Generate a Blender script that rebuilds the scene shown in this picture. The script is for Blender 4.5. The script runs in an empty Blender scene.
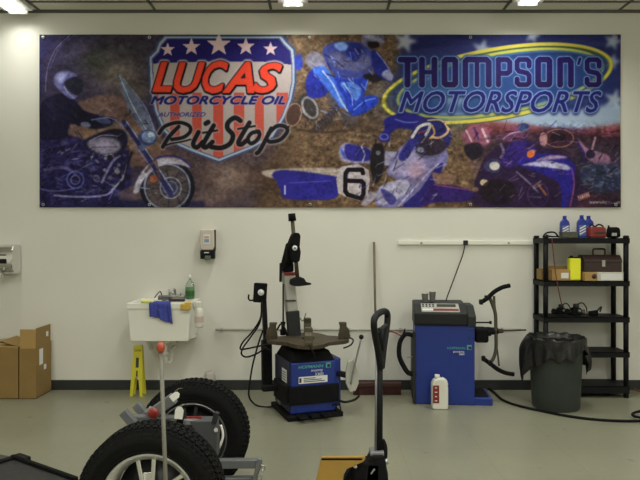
import bpy, bmesh, math, random
import numpy as np
from mathutils import Vector, Matrix
PI = math.pi
random.seed(7)
SC = bpy.context.scene
COL = SC.collection

# ------------------------------------------------------------------ camera, world, lights, exposure
F, DW, H, YH = 622.0, 6.56, 1.6, 238.0        # focal in px, distance camera-wall, eye height, horizon row
cam_d = bpy.data.cameras.new('camera'); cam = bpy.data.objects.new('camera', cam_d); COL.objects.link(cam)
cam.location = (0, -DW, H); cam.rotation_euler = (PI/2, 0, 0)
cam_d.sensor_width = 36; cam_d.lens = 36*F/640; cam_d.shift_y = -2/640; cam_d.clip_start = .05
SC.camera = cam
SC.view_settings.view_transform = 'Standard'; SC.view_settings.look = 'None'
SC.view_settings.gamma = 1; SC.view_settings.use_curve_mapping = False
SC.view_settings.exposure = -.38
w = bpy.data.worlds.new('world'); SC.world = w; w.use_nodes = True
w.node_tree.nodes['Background'].inputs[0].default_value = (.5, .5, .42, 1)
w.node_tree.nodes['Background'].inputs[1].default_value = .10
LAMP_W = 40.0
LAMP_COL = (.97, .975, .88)
KILL = 2.05                                    # observed colour -> surface colour

# ------------------------------------------------------------------ helpers
def X(px, d): return (px-320)*d/F
def Z(py, d): return H-(py-YH)*d/F
def W(px, py, d): return Vector((X(px, d), d-DW, Z(py, d)))
def FL(px, py, z=0.0):                         # point of the floor seen at this row
    d = (H-z)*F/(py-YH); return Vector((X(px, d), d-DW, z))
def s2l(c):
    c = np.asarray(c, dtype=float)/255.0
    return np.where(c <= .04045, c/12.92, ((c+.055)/1.055)**2.4)
TINT = np.array([1.0, 1.0, 1.12])
def A(r, g, b, k=None):
    v = np.clip(s2l((r, g, b))*(KILL if k is None else k)*TINT, 0, .88)
    return (float(v[0]), float(v[1]), float(v[2]), 1)
def mat(name, col, rough=.6, metal=0, noise=0, scale=20, bump=0, bscale=60, trans=0, alpha=1, spec=.5, emit=0, coat=0):
    m = bpy.data.materials.new(name); m.use_nodes = True
    nt = m.node_tree; b = nt.nodes['Principled BSDF']
    b.inputs['Base Color'].default_value = col; b.inputs['Roughness'].default_value = rough
    b.inputs['Metallic'].default_value = metal; b.inputs['Transmission Weight'].default_value = trans
    b.inputs['Alpha'].default_value = alpha; b.inputs['Specular IOR Level'].default_value = spec
    b.inputs['Coat Weight'].default_value = coat
    if emit:
        b.inputs['Emission Color'].default_value = (1, 1, .92, 1); b.inputs['Emission Strength'].default_value = emit
    if noise or bump:
        tc = nt.nodes.new('ShaderNodeTexCoord')
    if noise:
        n = nt.nodes.new('ShaderNodeTexNoise'); n.inputs['Scale'].default_value = scale; n.inputs['Detail'].default_value = 5
        r = nt.nodes.new('ShaderNodeMapRange'); r.inputs[1].default_value = .3; r.inputs[2].default_value = .7
        r.inputs[3].default_value = 1-noise; r.inputs[4].default_value = 1+noise
        mx = nt.nodes.new('ShaderNodeVectorMath'); mx.operation = 'SCALE'; mx.inputs[0].default_value = col[:3]
        nt.links.new(tc.outputs['Object'], n.inputs['Vector']); nt.links.new(n.outputs[0], r.inputs[0])
        nt.links.new(r.outputs[0], mx.inputs['Scale']); nt.links.new(mx.outputs[0], b.inputs['Base Color'])
    if bump:
        n2 = nt.nodes.new('ShaderNodeTexNoise'); n2.inputs['Scale'].default_value = bscale
        bp = nt.nodes.new('ShaderNodeBump'); bp.inputs['Strength'].default_value = bump; bp.inputs['Distance'].default_value = .01
        nt.links.new(tc.outputs['Object'], n2.inputs['Vector']); nt.links.new(n2.outputs[0], bp.inputs['Height'])
        nt.links.new(bp.outputs[0], b.inputs['Normal'])
    return m

class MB:
    def __init__(s): s.bm = bmesh.new(); s.mats = []
    def _m(s, m):
        if m is None: return 0
        if m not in s.mats: s.mats.append(m)
        return s.mats.index(m)
    def _tag(s, before, m, smooth=None):
        i = s._m(m)
        for f in s.bm.faces:
            if f.index < 0 or f not in before:
                f.material_index = i
                if smooth is not None: f.smooth = smooth
    def poly3(s, vs, faces, m=None, smooth=False, mat4=None):
        i = s._m(m)
        bv = [s.bm.verts.new(mat4 @ Vector(v) if mat4 else Vector(v)) for v in vs]
        for f in faces:
            try:
                fc = s.bm.faces.new([bv[k] for k in f]); fc.material_index = i; fc.smooth = smooth
            except ValueError: pass
        return s
    def box(s, c, size, rot=None, bev=0.0, m=None, taper=1.0):
        """box centred on c; bev: bevel width; taper: scale of the top in x,y"""
        i = s._m(m); t = bmesh.new()
        bmesh.ops.create_cube(t, size=1)
        for v in t.verts:
            k = taper if v.co.z > 0 else 1
            v.co = Vector((v.co.x*size[0]*k, v.co.y*size[1]*k, v.co.z*size[2]))
        if bev: bmesh.ops.bevel(t, geom=t.edges[:], offset=bev, segments=2, affect='EDGES', profile=.5)
        M = Matrix.Translation(Vector(c)) @ (rot.to_matrix().to_4x4() if hasattr(rot, 'to_matrix') else (rot or Matrix()))
        vm = {v: s.bm.verts.new(M @ v.co) for v in t.verts}
        for f in t.faces:
            fc = s.bm.faces.new([vm[v] for v in f.verts]); fc.material_index = i
            fc.smooth = False
        t.free(); return s
    def lathe(s, prof, c=(0, 0, 0), rot=None, n=24, m=None, smooth=True, sx=1, sy=1, cap=True):
        """prof: list of (r, z)"""
        M = Matrix.Translation(Vector(c)) @ (rot.to_matrix().to_4x4() if hasattr(rot, 'to_matrix') else (rot or Matrix()))
        i = s._m(m); rings = []
        for r, z in prof:
            if r < 1e-6: rings.append([s.bm.verts.new(M @ Vector((0, 0, z)))])
            else: rings.append([s.bm.verts.new(M @ Vector((r*sx*math.cos(2*PI*k/n), r*sy*math.sin(2*PI*k/n), z))) for k in range(n)])
        for a, b in zip(rings, rings[1:]):
            for k in range(n):
                k2 = (k+1) % n
                if len(a) == 1 and len(b) == 1: continue
                if len(a) == 1: vs = [a[0], b[k2], b[k]]
                elif len(b) == 1: vs = [a[k], a[k2], b[0]]
                else: vs = [a[k], a[k2], b[k2], b[k]]
                f = s.bm.faces.new(vs); f.material_index = i; f.smooth = smooth
        for ring, flip in ((rings[0], True), (rings[-1], False)):
            if cap and len(ring) > 1 and prof[0] != prof[-1]:
                f = s.bm.faces.new(ring[::-1] if flip else ring); f.material_index = i
        return s
    def cyl(s, a, b, r, r2=None, n=16, m=None):
        a = Vector(a); b = Vector(b); d = b-a
        q = d.to_track_quat('Z', 'Y').to_matrix().to_4x4()
        return s.lathe([(r, 0), (r if r2 is None else r2, d.length)], c=a, rot=q, n=n, m=m)
    def tube(s, pts, r, n=8, m=None, smooth=True, curve=True, sub=6):
        pts = [Vector(p) for p in pts]
        if curve and len(pts) > 2: pts = catmull(pts, sub)
        i = s._m(m); rings = []; up = None
        for k, p in enumerate(pts):
            t = (pts[min(k+1, len(pts)-1)]-pts[max(k-1, 0)]).normalized()
            if up is None:
                up = t.orthogonal().normalized()
            up = (up - t*up.dot(t)).normalized(); sd = t.cross(up)
            rr = r[min(k, len(r)-1)] if isinstance(r, (list, tuple)) else r
            rings.append([s.bm.verts.new(p+(up*math.cos(2*PI*q/n)+sd*math.sin(2*PI*q/n))*rr) for q in range(n)])
        for a, b in zip(rings, rings[1:]):
            for q in range(n):
                f = s.bm.faces.new([a[q], a[(q+1) % n], b[(q+1) % n], b[q]]); f.material_index = i; f.smooth = smooth
        s.bm.faces.new(rings[0][::-1]).material_index = i; s.bm.faces.new(rings[-1]).material_index = i
        return s
    def bar(s, a, b, wx, wy, m=None, bev=0.0, up=(0, 0, 1)):
        a = Vector(a); b = Vector(b); d = (b-a); L = d.length; z = d.normalized(); u = Vector(up)
        if abs(z.dot(u)) > .98: u = Vector((0, 1, 0))
        x = u.cross(z).normalized(); y = z.cross(x)
        M = Matrix((x, y, z)).transposed().to_4x4()
        return s.box((a+b)/2, (wx, wy, L), rot=M, bev=bev, m=m)
    def prism(s, pts, y0, y1, m=None, axis='y', bev=0.0, mat4=None):
        """outline pts (u,v) extruded: axis y -> (u, y, v); axis z -> (u, v, z); axis x -> (x, u, v)"""
        i = s._m(m); t = bmesh.new()
        def mk(u, v, q): return {'y': (u, q, v), 'z': (u, v, q), 'x': (q, u, v)}[axis]
        a = [t.verts.new(mk(u, v, y0)) for u, v in pts]; b = [t.verts.new(mk(u, v, y1)) for u, v in pts]
        n = len(pts)
        t.faces.new(a[::-1]); t.faces.new(b)
        for k in range(n): t.faces.new([a[k], a[(k+1) % n], b[(k+1) % n], b[k]])
        bmesh.ops.recalc_face_normals(t, faces=t.faces[:])
        if bev: bmesh.ops.bevel(t, geom=t.edges[:], offset=bev, segments=2, affect='EDGES', profile=.5)
        vm = {v: s.bm.verts.new(mat4 @ v.co if mat4 else v.co) for v in t.verts}
        for f in t.faces:
            fc = s.bm.faces.new([vm[v] for v in f.verts]); fc.material_index = i
        t.free(); return s
    def sphere(s, c, r, m=None, n=16, sc=(1, 1, 1)):
        prof = [(r*math.sin(PI*k/10), -r*math.cos(PI*k/10)*sc[2]) for k in range(11)]
        prof[0] = (0, prof[0][1]); prof[-1] = (0, prof[-1][1])
        return s.lathe(prof, c=c, n=n, m=m, sx=sc[0], sy=sc[1])
    def build(s, name, m=None, parent=None, loc=None, label=None, recalc=True):
        if recalc: bmesh.ops.recalc_face_normals(s.bm, faces=s.bm.faces[:])
        me = bpy.data.meshes.new(name)
        if loc is not None:
            L = Vector(loc)
            for v in s.bm.verts: v.co -= L
        s.bm.to_mesh(me); s.bm.free()
        for q in (s.mats or [m]):
            if q is not None: me.materials.append(q)
        if s.mats and m is not None and m not in s.mats and s.mats == []: me.materials.append(m)
        o = bpy.data.objects.new(name, me); COL.objects.link(o)
        if loc is not None: o.location = loc
        if parent: o.parent = parent
        if label: o['label'] = label
        return o
def catmull(pts, sub=6, closed=False):
    out = []; n = len(pts)
    rng = range(n if closed else n-1)
    for i in rng:
        if closed: p0, p1, p2, p3 = pts[(i-1) % n], pts[i], pts[(i+1) % n], pts[(i+2) % n]
        else: p0, p1, p2, p3 = pts[max(i-1, 0)], pts[i], pts[i+1], pts[min(i+2, n-1)]
        for k in range(sub):
            t = k/sub
            out.append(.5*((2*p1)+(p2-p0)*t+(2*p0-5*p1+4*p2-p3)*t*t+(3*p1-p0-3*p2+p3)*t**3))
    if not closed: out.append(pts[-1])
    return out
def tag(o, label, cat, group=None, kind=None):
    o['label'] = label; o['category'] = cat
    if group: o['group'] = group
    if kind: o['kind'] = kind
    return o
def thing(name, label, cat, loc=(0, 0, 0), rz=0, group=None):
    o = bpy.data.objects.new(name, None); COL.objects.link(o); o.empty_display_size = .1
    o.location = loc; o.rotation_euler = (0, 0, rz)
    return tag(o, label, cat, group)
def struct(name, mb, m):
    o = mb.build(name, m); o['kind'] = 'structure'; return o
def text_mesh(body, size, m, name, parent, mw, shear=0, offset=0.0, ext=.0004, width=None, align='LEFT', sy=1.0):
    cu = bpy.data.curves.new(name, 'FONT'); cu.body = body; cu.size = size; cu.shear = shear; cu.offset = offset
    cu.extrude = ext; cu.align_x = align; cu.resolution_u = 3
    o = bpy.data.objects.new(name, cu); COL.objects.link(o)
    bpy.context.view_layer.update()
    me = bpy.data.meshes.new_from_object(o.evaluated_get(bpy.context.evaluated_depsgraph_get()))
    bpy.data.objects.remove(o); bpy.data.curves.remove(cu)
    if width:
        xs = [v.co.x for v in me.vertices]; k = width/(max(xs)-min(xs))
        for v in me.vertices: v.co.x *= k
    me.transform(mw @ Matrix.Diagonal((1, sy, 1, 1)))
    me.materials.clear(); me.materials.append(m); me.name = name
    ob = bpy.data.objects.new(name, me); COL.objects.link(ob)
    if parent: ob.parent = parent
    return ob
FRONT = Matrix.Rotation(PI/2, 4, 'X')          # text plane -> facing -y

# ------------------------------------------------------------------ materials
M = {}
M['wall'] = mat('wall_paint', (.74, .725, .665, 1), .75, noise=.025, scale=1.3, bump=.04, bscale=90)
M['base'] = mat('rubber_baseboard', (.022, .024, .024, 1), .55)
M['black'] = mat('black_paint', (.006, .006, .008, 1), .55, spec=.2)
M['blackm'] = mat('black_matte', (.006, .006, .007, 1), .8, noise=.3, scale=30, spec=.14)
M['rubber'] = mat('tyre_rubber', (.006, .006, .006, 1), .85, bump=.25, bscale=120, spec=.15)
M['dark'] = mat('dark_grey_plastic', (.017, .018, .02, 1), .55, spec=.35)
M['grey'] = mat('grey_paint', (.15, .155, .165, 1), .5, .3, noise=.1, scale=12)
M['galv'] = mat('galvanised_steel', (.20, .205, .215, 1), .5, .5, noise=.15, scale=18)
M['steel'] = mat('bare_steel', (.42, .42, .42, 1), .35, 1)
M['chrome'] = mat('chrome', (.78, .78, .78, 1), .12, 1)
M['alu'] = mat('machined_alloy', (.60, .60, .56, 1), .35, .55)
M['blue'] = mat('blue_enamel', A(18, 42, 112, 1.15), .42, noise=.05, scale=5)
M['navy'] = mat('dark_blue_enamel', (.006, .009, .035, 1), .5)
M['white'] = mat('white_plastic', (.66, .65, .58, 1), .4)
M['offw'] = mat('cream_plastic', (.80, .79, .72, 1), .35)
M['pale'] = mat('pale_grey_paint', (.40, .39, .35, 1), .5, noise=.08, scale=10)
M['card'] = mat('cardboard', A(112, 90, 48, 1.6), .85, noise=.06, scale=6)
M['cardpale'] = mat('pale_cardboard', A(136, 110, 62, 1.6), .85, noise=.05, scale=6)
M['label'] = mat('paper_label', (.72, .72, .72, 1), .6)
M['yellow'] = mat('yellow_plastic', A(160, 152, 34, 1.7), .45)
M['yelpaint'] = mat('yellow_paint', A(130, 102, 40, 1.45), .5, noise=.08, scale=9)
M['cloth'] = mat('blue_cloth', A(52, 60, 126, 1.4), .9, noise=.2, scale=60, bump=.6, bscale=200)
M['brown'] = mat('brown_grimy_steel', (.060, .046, .028, 1), .6, .3, noise=.3, scale=14)
M['olive'] = mat('olive_brass', (.08, .07, .042, 1), .5, .4)
M['red'] = mat('red_plastic', (.20, .016, .014, 1), .45)
M['redlens'] = mat('red_lens', (.22, .02, .015, 1), .3, coat=.2)
M['orange'] = mat('orange_plastic', (.38, .06, .028, 1), .5)
M['wood'] = mat('brown_wood', (.13, .105, .065, 1), .6, noise=.2, scale=10)
M['darkred'] = mat('dark_red_bristles', (.05, .013, .010, 1), .85, noise=.4, scale=80)
M['can'] = mat('grey_green_plastic', (.036, .046, .042, 1), .55, noise=.08, scale=5)
M['bag'] = mat('black_bin_bag', (.008, .008, .008, 1), .36, spec=.4, bump=.5, bscale=40)
M['green'] = mat('green_liquid', (.03, .30, .03, 1), .2)
M['clear'] = mat('clear_plastic', (.8, .85, .8, 1), .08, trans=.9)
M['oilblue'] = mat('blue_bottle_plastic', A(22, 42, 124, 1.3), .35)
M['dkbrown'] = mat('dark_brown_enamel', (.032, .014, .013, 1), .45, noise=.1)
M['greywhite'] = mat('light_grey_metal', (.42, .42, .38, 1), .45, .2, noise=.1, scale=9)
M['sponge'] = mat('tan_sponge', A(145, 120, 50), .95, bump=.6, bscale=120)
M['ysponge'] = mat('yellow_green_sponge', A(160, 160, 85), .95, bump=.5, bscale=120)
M['teal'] = mat('teal_lettering', (.07, .36, .32, 1), .5)
M['wlet'] = mat('white_lettering', (.75, .75, .78, 1), .5)
M['blet'] = mat('black_lettering', (.03, .03, .03, 1), .5)
M['rlet'] = mat('red_lettering', (.5, .03, .03, 1), .5)
M['blulet'] = mat('blue_grey_lettering', (.22, .33, .45, 1), .5)
M['tube'] = mat('fluorescent_tube', (1, 1, 1, 1), .5, emit=5)
M['troffer'] = mat('white_enamel', (.8, .8, .76, 1), .35)
M['darkseam'] = mat('dark_grid_metal', (.10, .10, .085, 1), .6)
M['ramp'] = mat('black_ramp_steel', (.022, .021, .02, 1), .7, noise=.35, scale=25)

def floor_material():
    m = bpy.data.materials.new('waxed_floor_tiles'); m.use_nodes = True; nt = m.node_tree; b = nt.nodes['Principled BSDF']
    tc = nt.nodes.new('ShaderNodeTexCoord')
    n1 = nt.nodes.new('ShaderNodeTexNoise'); n1.inputs['Scale'].default_value = 1.2; n1.inputs['Detail'].default_value = 6
    n2 = nt.nodes.new('ShaderNodeTexNoise'); n2.inputs['Scale'].default_value = 22; n2.inputs['Detail'].default_value = 4
    br = nt.nodes.new('ShaderNodeTexBrick'); br.offset = 0; br.inputs['Scale'].default_value = 1
    br.inputs['Brick Width'].default_value = .61; br.inputs['Row Height'].default_value = .61; br.inputs['Mortar Size'].default_value = .003
    br.inputs['Color1'].default_value = (1, 1, 1, 1); br.inputs['Color2'].default_value = (.975, .975, .97, 1); br.inputs['Mortar'].default_value = (.86, .85, .82, 1)
    # dark scuffs
    n3 = nt.nodes.new('ShaderNodeTexNoise'); n3.inputs['Scale'].default_value = 5.5; n3.inputs['Detail'].default_value = 2
    r3 = nt.nodes.new('ShaderNodeMapRange'); r3.inputs[1].default_value = .70; r3.inputs[2].default_value = .76; r3.inputs[3].default_value = 1; r3.inputs[4].default_value = .62
    r1 = nt.nodes.new('ShaderNodeMapRange'); r1.inputs[1].default_value = .3; r1.inputs[2].default_value = .7; r1.inputs[3].default_value = .92; r1.inputs[4].default_value = 1.06
    r2 = nt.nodes.new('ShaderNodeMapRange'); r2.inputs[1].default_value = .3; r2.inputs[2].default_value = .7; r2.inputs[3].default_value = .97; r2.inputs[4].default_value = 1.03
    for n in (n1, n2, n3, br): nt.links.new(tc.outputs['Object'], n.inputs['Vector'])
    nt.links.new(n1.outputs[0], r1.inputs[0]); nt.links.new(n2.outputs[0], r2.inputs[0]); nt.links.new(n3.outputs[0], r3.inputs[0])
    a = nt.nodes.new('ShaderNodeMath'); a.operation = 'MULTIPLY'; c = nt.nodes.new('ShaderNodeMath'); c.operation = 'MULTIPLY'
    nt.links.new(r1.outputs[0], a.inputs[0]); nt.links.new(r2.outputs[0], a.inputs[1]); nt.links.new(a.outputs[0], c.inputs[0]); nt.links.new(r3.outputs[0], c.inputs[1])
    v = nt.nodes.new('ShaderNodeVectorMath'); v.operation = 'SCALE'; nt.links.new(br.outputs['Color'], v.inputs[0]); nt.links.new(c.outputs[0], v.inputs['Scale'])
    u = nt.nodes.new('ShaderNodeVectorMath'); u.operation = 'MULTIPLY'; u.inputs[1].default_value = (.228, .223, .163); nt.links.new(v.outputs[0], u.inputs[0])
    nt.links.new(u.outputs[0], b.inputs['Base Color']); b.inputs['Roughness'].default_value = .32; b.inputs['Specular IOR Level'].default_value = .4
    return m
def ceiling_material():
    return mat('ceiling_panel', (.74, .73, .63, 1), .9, noise=.05, scale=40)
M['floor'] = floor_material(); M['ceil'] = ceiling_material()

# ------------------------------------------------------------------ the room
XL, XR, YB, ZC = -5.2, 5.2, -11.0, 4.0
struct('floor', MB().box(((XL+XR)/2, YB/2, -.05), (XR-XL+.4, -YB+.4, .1)), M['floor'])
struct('ceiling', MB().box(((XL+XR)/2, YB/2, ZC+.05), (XR-XL+.4, -YB+.4, .1)), M['ceil'])
struct('wall_back', MB().box(((XL+XR)/2, .1, ZC/2), (XR-XL, .2, ZC)), M['wall'])
struct('wall_left', MB().box((XL-.1, YB/2, ZC/2), (.2, -YB, ZC)), M['wall'])
struct('wall_right', MB().box((XR+.1, YB/2, ZC/2), (.2, -YB, ZC)), M['wall'])
struct('wall_front', MB().box(((XL+XR)/2, YB-.1, ZC/2), (XR-XL, .2, ZC)), M['wall'])
struct('baseboard_back', MB().box(((XL+XR)/2, -.006, .052), (XR-XL, .012, .104), bev=.003), M['base'])
g = MB()
x = -2.954-1.22*1
while x < XR: g.box((x, YB/2, ZC-.004), (.028, -YB, .008)); x += 1.22
y = -.25
while y > YB: g.box((0, y, ZC-.004), (XR-XL, .028, .008)); y -= .61*2
struct('trim_1', g, M['darkseam'])
struct('trim_2', MB().box((0, -.012, ZC-.014), (XR-XL, .024, .028)), M['darkseam'])

# ceiling lights (front row in view; unseen rear rows added to light the room)
def ceiling_light(x, y0, label, group=None, k=1.12):
    L = 1.22
    t = thing('ceiling_light', label, 'ceiling light', (x, y0-L/2, ZC), group=group)
    MB().box((0, 0, -.030), (.30, L, .040), bev=.006, m=M['troffer']).build('housing', M['troffer'], t)
    for sx in (-.052, .052):
        MB().cyl((sx, -L/2+.04, -.070), (sx, L/2-.04, -.070), .019, m=M['tube']).build('fluorescent_tube', M['tube'], t)
    MB().box((0, L/2-.012, -.065), (.2, .02, .04), m=M['troffer']).build('lamp_holder', M['troffer'], t)
    MB().box((0, -L/2+.012, -.065), (.2, .02, .04), m=M['troffer']).build('lamp_holder', M['troffer'], t)
    ld = bpy.data.lights.new('light', 'AREA'); ld.shape = 'RECTANGLE'; ld.size = .24; ld.size_y = L; ld.energy = LAMP_W*k; ld.color = LAMP_COL
    ld.spread = math.radians(150)
    lo = bpy.data.objects.new('lamp_light', ld); COL.objects.link(lo); lo.parent = t; lo.location = (0, 0, -.096)
    return t
LX = (-3.12, -.27, 2.07)
for x, lab, y0 in zip(LX, ('twin-tube ceiling light at the left end above the banner', 'twin-tube ceiling light over the middle of the banner', 'twin-tube ceiling light over the right half of the banner'), (-.12, -.32, -.34)):
    ceiling_light(x, y0, lab, k=(.34 if y0 > -.2 else .8))
for y0 in (-3.3, -6.3, -9.0):
    for x in LX+(4.42,):  # unseen lamps added for their light; outermost column lifts the right side
        ceiling_light(x, y0, 'unseen twin-tube ceiling light added further back to light the shop floor', 'added rear ceiling lights')

# ------------------------------------------------------------------ the printed banner (artwork rasterised into the sheet's own colours)
BX0, BX1, BY0, BY1 = 40.0, 620.0, 35.0, 207.5
S_ = 2.0
NW, NH = int((BX1-BX0)*S_), int((BY1-BY0)*S_)
gx, gy = np.meshgrid(BX0+(np.arange(NW)+.5)/S_, BY0+(np.arange(NH)+.5)/S_)
img = np.zeros((NH, NW, 3)); rng = np.random.RandomState(3)
def put(mask, c, a=1.0):
    c = np.asarray(c, float)
    m_ = (mask*a)[..., None]
    img[:] = img*(1-m_)+c*m_
def blur(m, r):
    r = int(round(r*S_))
    if r < 1: return m
    for _ in range(2):
        for ax in (0, 1):
            p = np.pad(m, [(r+1, r) if k == ax else (0, 0) for k in range(m.ndim)], mode='edge')
            c = np.cumsum(p, axis=ax)
            n = m.shape[ax]
            m = (np.take(c, range(2*r+1, 2*r+1+n), axis=ax)-np.take(c, range(0, n), axis=ax))/(2*r+1)
    return m
def vnoise(sx, sy, seed, octv=4):
    r = np.random.RandomState(seed); out = 0; amp = 1; tot = 0
    for o in range(octv):
        n1, n2 = int(NH/(sy*S_))+3, int(NW/(sx*S_))+3
        g_ = r.rand(n1, n2); yy = (np.arange(NH)/(sy*S_)); xx = (np.arange(NW)/(sx*S_))
        iy = yy.astype(int); ix = xx.astype(int); fy = (yy-iy)[:, None]; fx = (xx-ix)[None]
        fy = fy*fy*(3-2*fy); fx = fx*fx*(3-2*fx)
        v = g_[np.ix_(iy, ix)]*(1-fy)*(1-fx)+g_[np.ix_(iy+1, ix)]*fy*(1-fx)+g_[np.ix_(iy, ix+1)]*(1-fy)*fx+g_[np.ix_(iy+1, ix+1)]*fy*fx
        out = out+v*amp; tot += amp; amp *= .6; sx /= 2; sy /= 2
        if sx*S_ < 1 or sy*S_ < 1: break
    return out/tot
def mpoly(pts, smooth=False, soft=0):
    pts = [Vector((p[0], p[1], 0)) for p in pts]
    if smooth: pts = catmull(pts, 5, True)
    m = np.zeros((NH, NW)); ins = np.zeros((NH, NW), bool)
    xs = [p.x for p in pts]; ys = [p.y for p in pts]
    i0 = max(0, int((min(xs)-BX0)*S_)-2); i1 = min(NW, int((max(xs)-BX0)*S_)+3); j0 = max(0, int((min(ys)-BY0)*S_)-2); j1 = min(NH, int((max(ys)-BY0)*S_)+3)
    if i1 <= i0 or j1 <= j0: return m
    px, py = gx[j0:j1, i0:i1], gy[j0:j1, i0:i1]; ii = np.zeros(px.shape, bool)
    n = len(pts)
    for k in range(n):
        a, b = pts[k], pts[(k+1) % n]
        if a.y == b.y: continue
        c = ((a.y > py) != (b.y > py)) & (px < (b.x-a.x)*(py-a.y)/(b.y-a.y)+a.x)
        ii ^= c
    m[j0:j1, i0:i1] = ii
    return blur(m, soft) if soft else m
def poly(pts, c, a=1, smooth=False, soft=0): put(mpoly(pts, smooth, soft), c, a)
def mell(cx, cy, rx, ry, rot=0, soft=.5):
    t = math.radians(rot); u = (gx-cx)*math.cos(t)+(gy-cy)*math.sin(t); v = -(gx-cx)*math.sin(t)+(gy-cy)*math.cos(t)
    d = (1-np.sqrt((u/rx)**2+(v/ry)**2))*min(rx, ry)
    return np.clip(d/soft+.5, 0, 1)
def ell(cx, cy, rx, ry, c, a=1, rot=0, soft=.7): put(mell(cx, cy, rx, ry, rot, soft), c, a)
def ring(cx, cy, rx, ry, w_, c, a=1, rot=0, soft=.7):
    put(np.clip(mell(cx, cy, rx, ry, rot, soft)-mell(cx, cy, rx-w_, ry-w_, rot, soft), 0, 1), c, a)
def mline(pts, w_, curve=False, soft=.5, square=False):
    pts = [Vector((p[0], p[1], 0)) for p in pts]
    if curve: pts = catmull(pts, 8)
    dmin = np.full((NH, NW), 1e3)
    for a, b in zip(pts, pts[1:]):
        x0, x1 = min(a.x, b.x)-w_-3, max(a.x, b.x)+w_+3; y0, y1 = min(a.y, b.y)-w_-3, max(a.y, b.y)+w_+3
        i0, i1 = max(0, int((x0-BX0)*S_)), min(NW, int((x1-BX0)*S_)+1); j0, j1 = max(0, int((y0-BY0)*S_)), min(NH, int((y1-BY0)*S_)+1)
        if i1 <= i0 or j1 <= j0: continue
        px, py = gx[j0:j1, i0:i1], gy[j0:j1, i0:i1]; dx, dy = b.x-a.x, b.y-a.y; L2 = dx*dx+dy*dy+1e-9
        t = ((px-a.x)*dx+(py-a.y)*dy)/L2
        if square: t2 = np.clip(t, 0, 1); e = 0
        t2 = np.clip(t, 0, 1)
        d = np.hypot(px-a.x-t2*dx, py-a.y-t2*dy)
        dmin[j0:j1, i0:i1] = np.minimum(dmin[j0:j1, i0:i1], d)
    return np.clip((w_/2-dmin)/soft+.5, 0, 1)
def line(pts, w_, c, a=1, curve=False, soft=.6): put(mline(pts, w_, curve, soft), c, a)
def dil(m, r):
    R = r*S_; k = int(math.ceil(R)); out = m.copy()
    for dy in range(-k, k+1):
        for dx in range(-k, k+1):
            q = math.hypot(dx, dy)
            if q > R+.5 or (dx == 0 and dy == 0): continue
            wgt = min(1, R+.5-q)
            sh = np.roll(np.roll(m, dy, 0), dx, 1)
            out = np.maximum(out, sh*wgt)
    return out
def mtext(body, x0, y0, x1, y1, shear=0, offset=0.0, base=0):
    cu = bpy.data.curves.new('t', 'FONT'); cu.body = body; cu.size = 1; cu.shear = shear; cu.offset = offset; cu.resolution_u = 3
    o = bpy.data.objects.new('t', cu); COL.objects.link(o); bpy.context.view_layer.update()
    me = bpy.data.meshes.new_from_object(o.evaluated_get(bpy.context.evaluated_depsgraph_get()))
    bpy.data.objects.remove(o); bpy.data.curves.remove(cu)
    me.calc_loop_triangles(); vs = np.array([v.co[:2] for v in me.vertices])
    lo, hi = vs.min(0), vs.max(0)
    vs = (vs-lo)/(hi-lo); vs = np.stack([x0+vs[:, 0]*(x1-x0), y1-vs[:, 1]*(y1-y0)], 1)
    K = 3; m = np.zeros((NH, NW)); acc = np.zeros((NH*K, NW*K), bool)
    sc = S_*K
    for t in me.loop_triangles:
        p = (vs[list(t.vertices)]-np.array([BX0, BY0]))*sc
        a0 = np.maximum(np.floor(p.min(0)).astype(int), 0); a1 = np.ceil(p.max(0)).astype(int)+1
        if a1[0] <= a0[0] or a1[1] <= a0[1]: continue
        yy, xx = np.mgrid[a0[1]:min(a1[1], NH*K), a0[0]:min(a1[0], NW*K)]+.5
        def e(a, b): return (b[0]-a[0])*(yy-a[1])-(b[1]-a[1])*(xx-a[0])
        e0, e1, e2 = e(p[0], p[1]), e(p[1], p[2]), e(p[2], p[0])
        ins = ((e0 >= 0) & (e1 >= 0) & (e2 >= 0)) | ((e0 <= 0) & (e1 <= 0) & (e2 <= 0))
        acc[a0[1]:a0[1]+ins.shape[0], a0[0]:a0[0]+ins.shape[1]] |= ins
    bpy.data.meshes.remove(me)
    return acc.reshape(NH, K, NW, K).mean((1, 3))
def zz(pts, ox, oy, k): return [(ox+p[0]/k, oy+p[1]/k) for p in pts]
def star(cx, cy, r, c, a=1, inner=.42, rot=-90, soft=0):
    poly([(cx+(r if k % 2 == 0 else r*inner)*math.cos(math.radians(rot+36*k)), cy+(r if k % 2 == 0 else r*inner)*math.sin(math.radians(rot+36*k))) for k in range(10)], c, a, soft=soft)

# --- soft background
img[:] = (54, 47, 66)
def blob(cx, cy, rx, ry, c, a=.9, rot=0):
    t = math.radians(rot); u = (gx-cx)*math.cos(t)+(gy-cy)*math.sin(t); v = -(gx-cx)*math.sin(t)+(gy-cy)*math.cos(t)
    put(np.exp(-((u/rx)**2+(v/ry)**2)), c, a)
blob(60, 50, 60, 30, (48, 42, 72)); blob(120, 50, 40, 22, (70, 66, 72)); blob(118, 75, 28, 16, (112, 104, 90), .8)
blob(95, 62, 16, 10, (62, 70, 52), .6); blob(133, 92, 16, 10, (100, 92, 74), .7); blob(75, 50, 22, 8, (84, 78, 98), .4, -30)
blob(235, 180, 60, 28, (92, 74, 62)); blob(228, 178, 16, 18, (128, 112, 104), .7, -30); blob(262, 196, 22, 10, (64, 58, 64), .7)
blob(205, 200, 22, 8, (110, 92, 84), .6)
poly([(40, 150), (40, 125), (68, 108), (90, 98), (108, 95), (128, 100), (150, 118), (160, 145), (165, 165), (40, 165)], (98, 78, 70), .9, True, 1)
poly([(66, 136), (96, 124), (150, 128), (160, 150), (66, 142)], (116, 94, 76), .8, True, 1)
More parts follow.
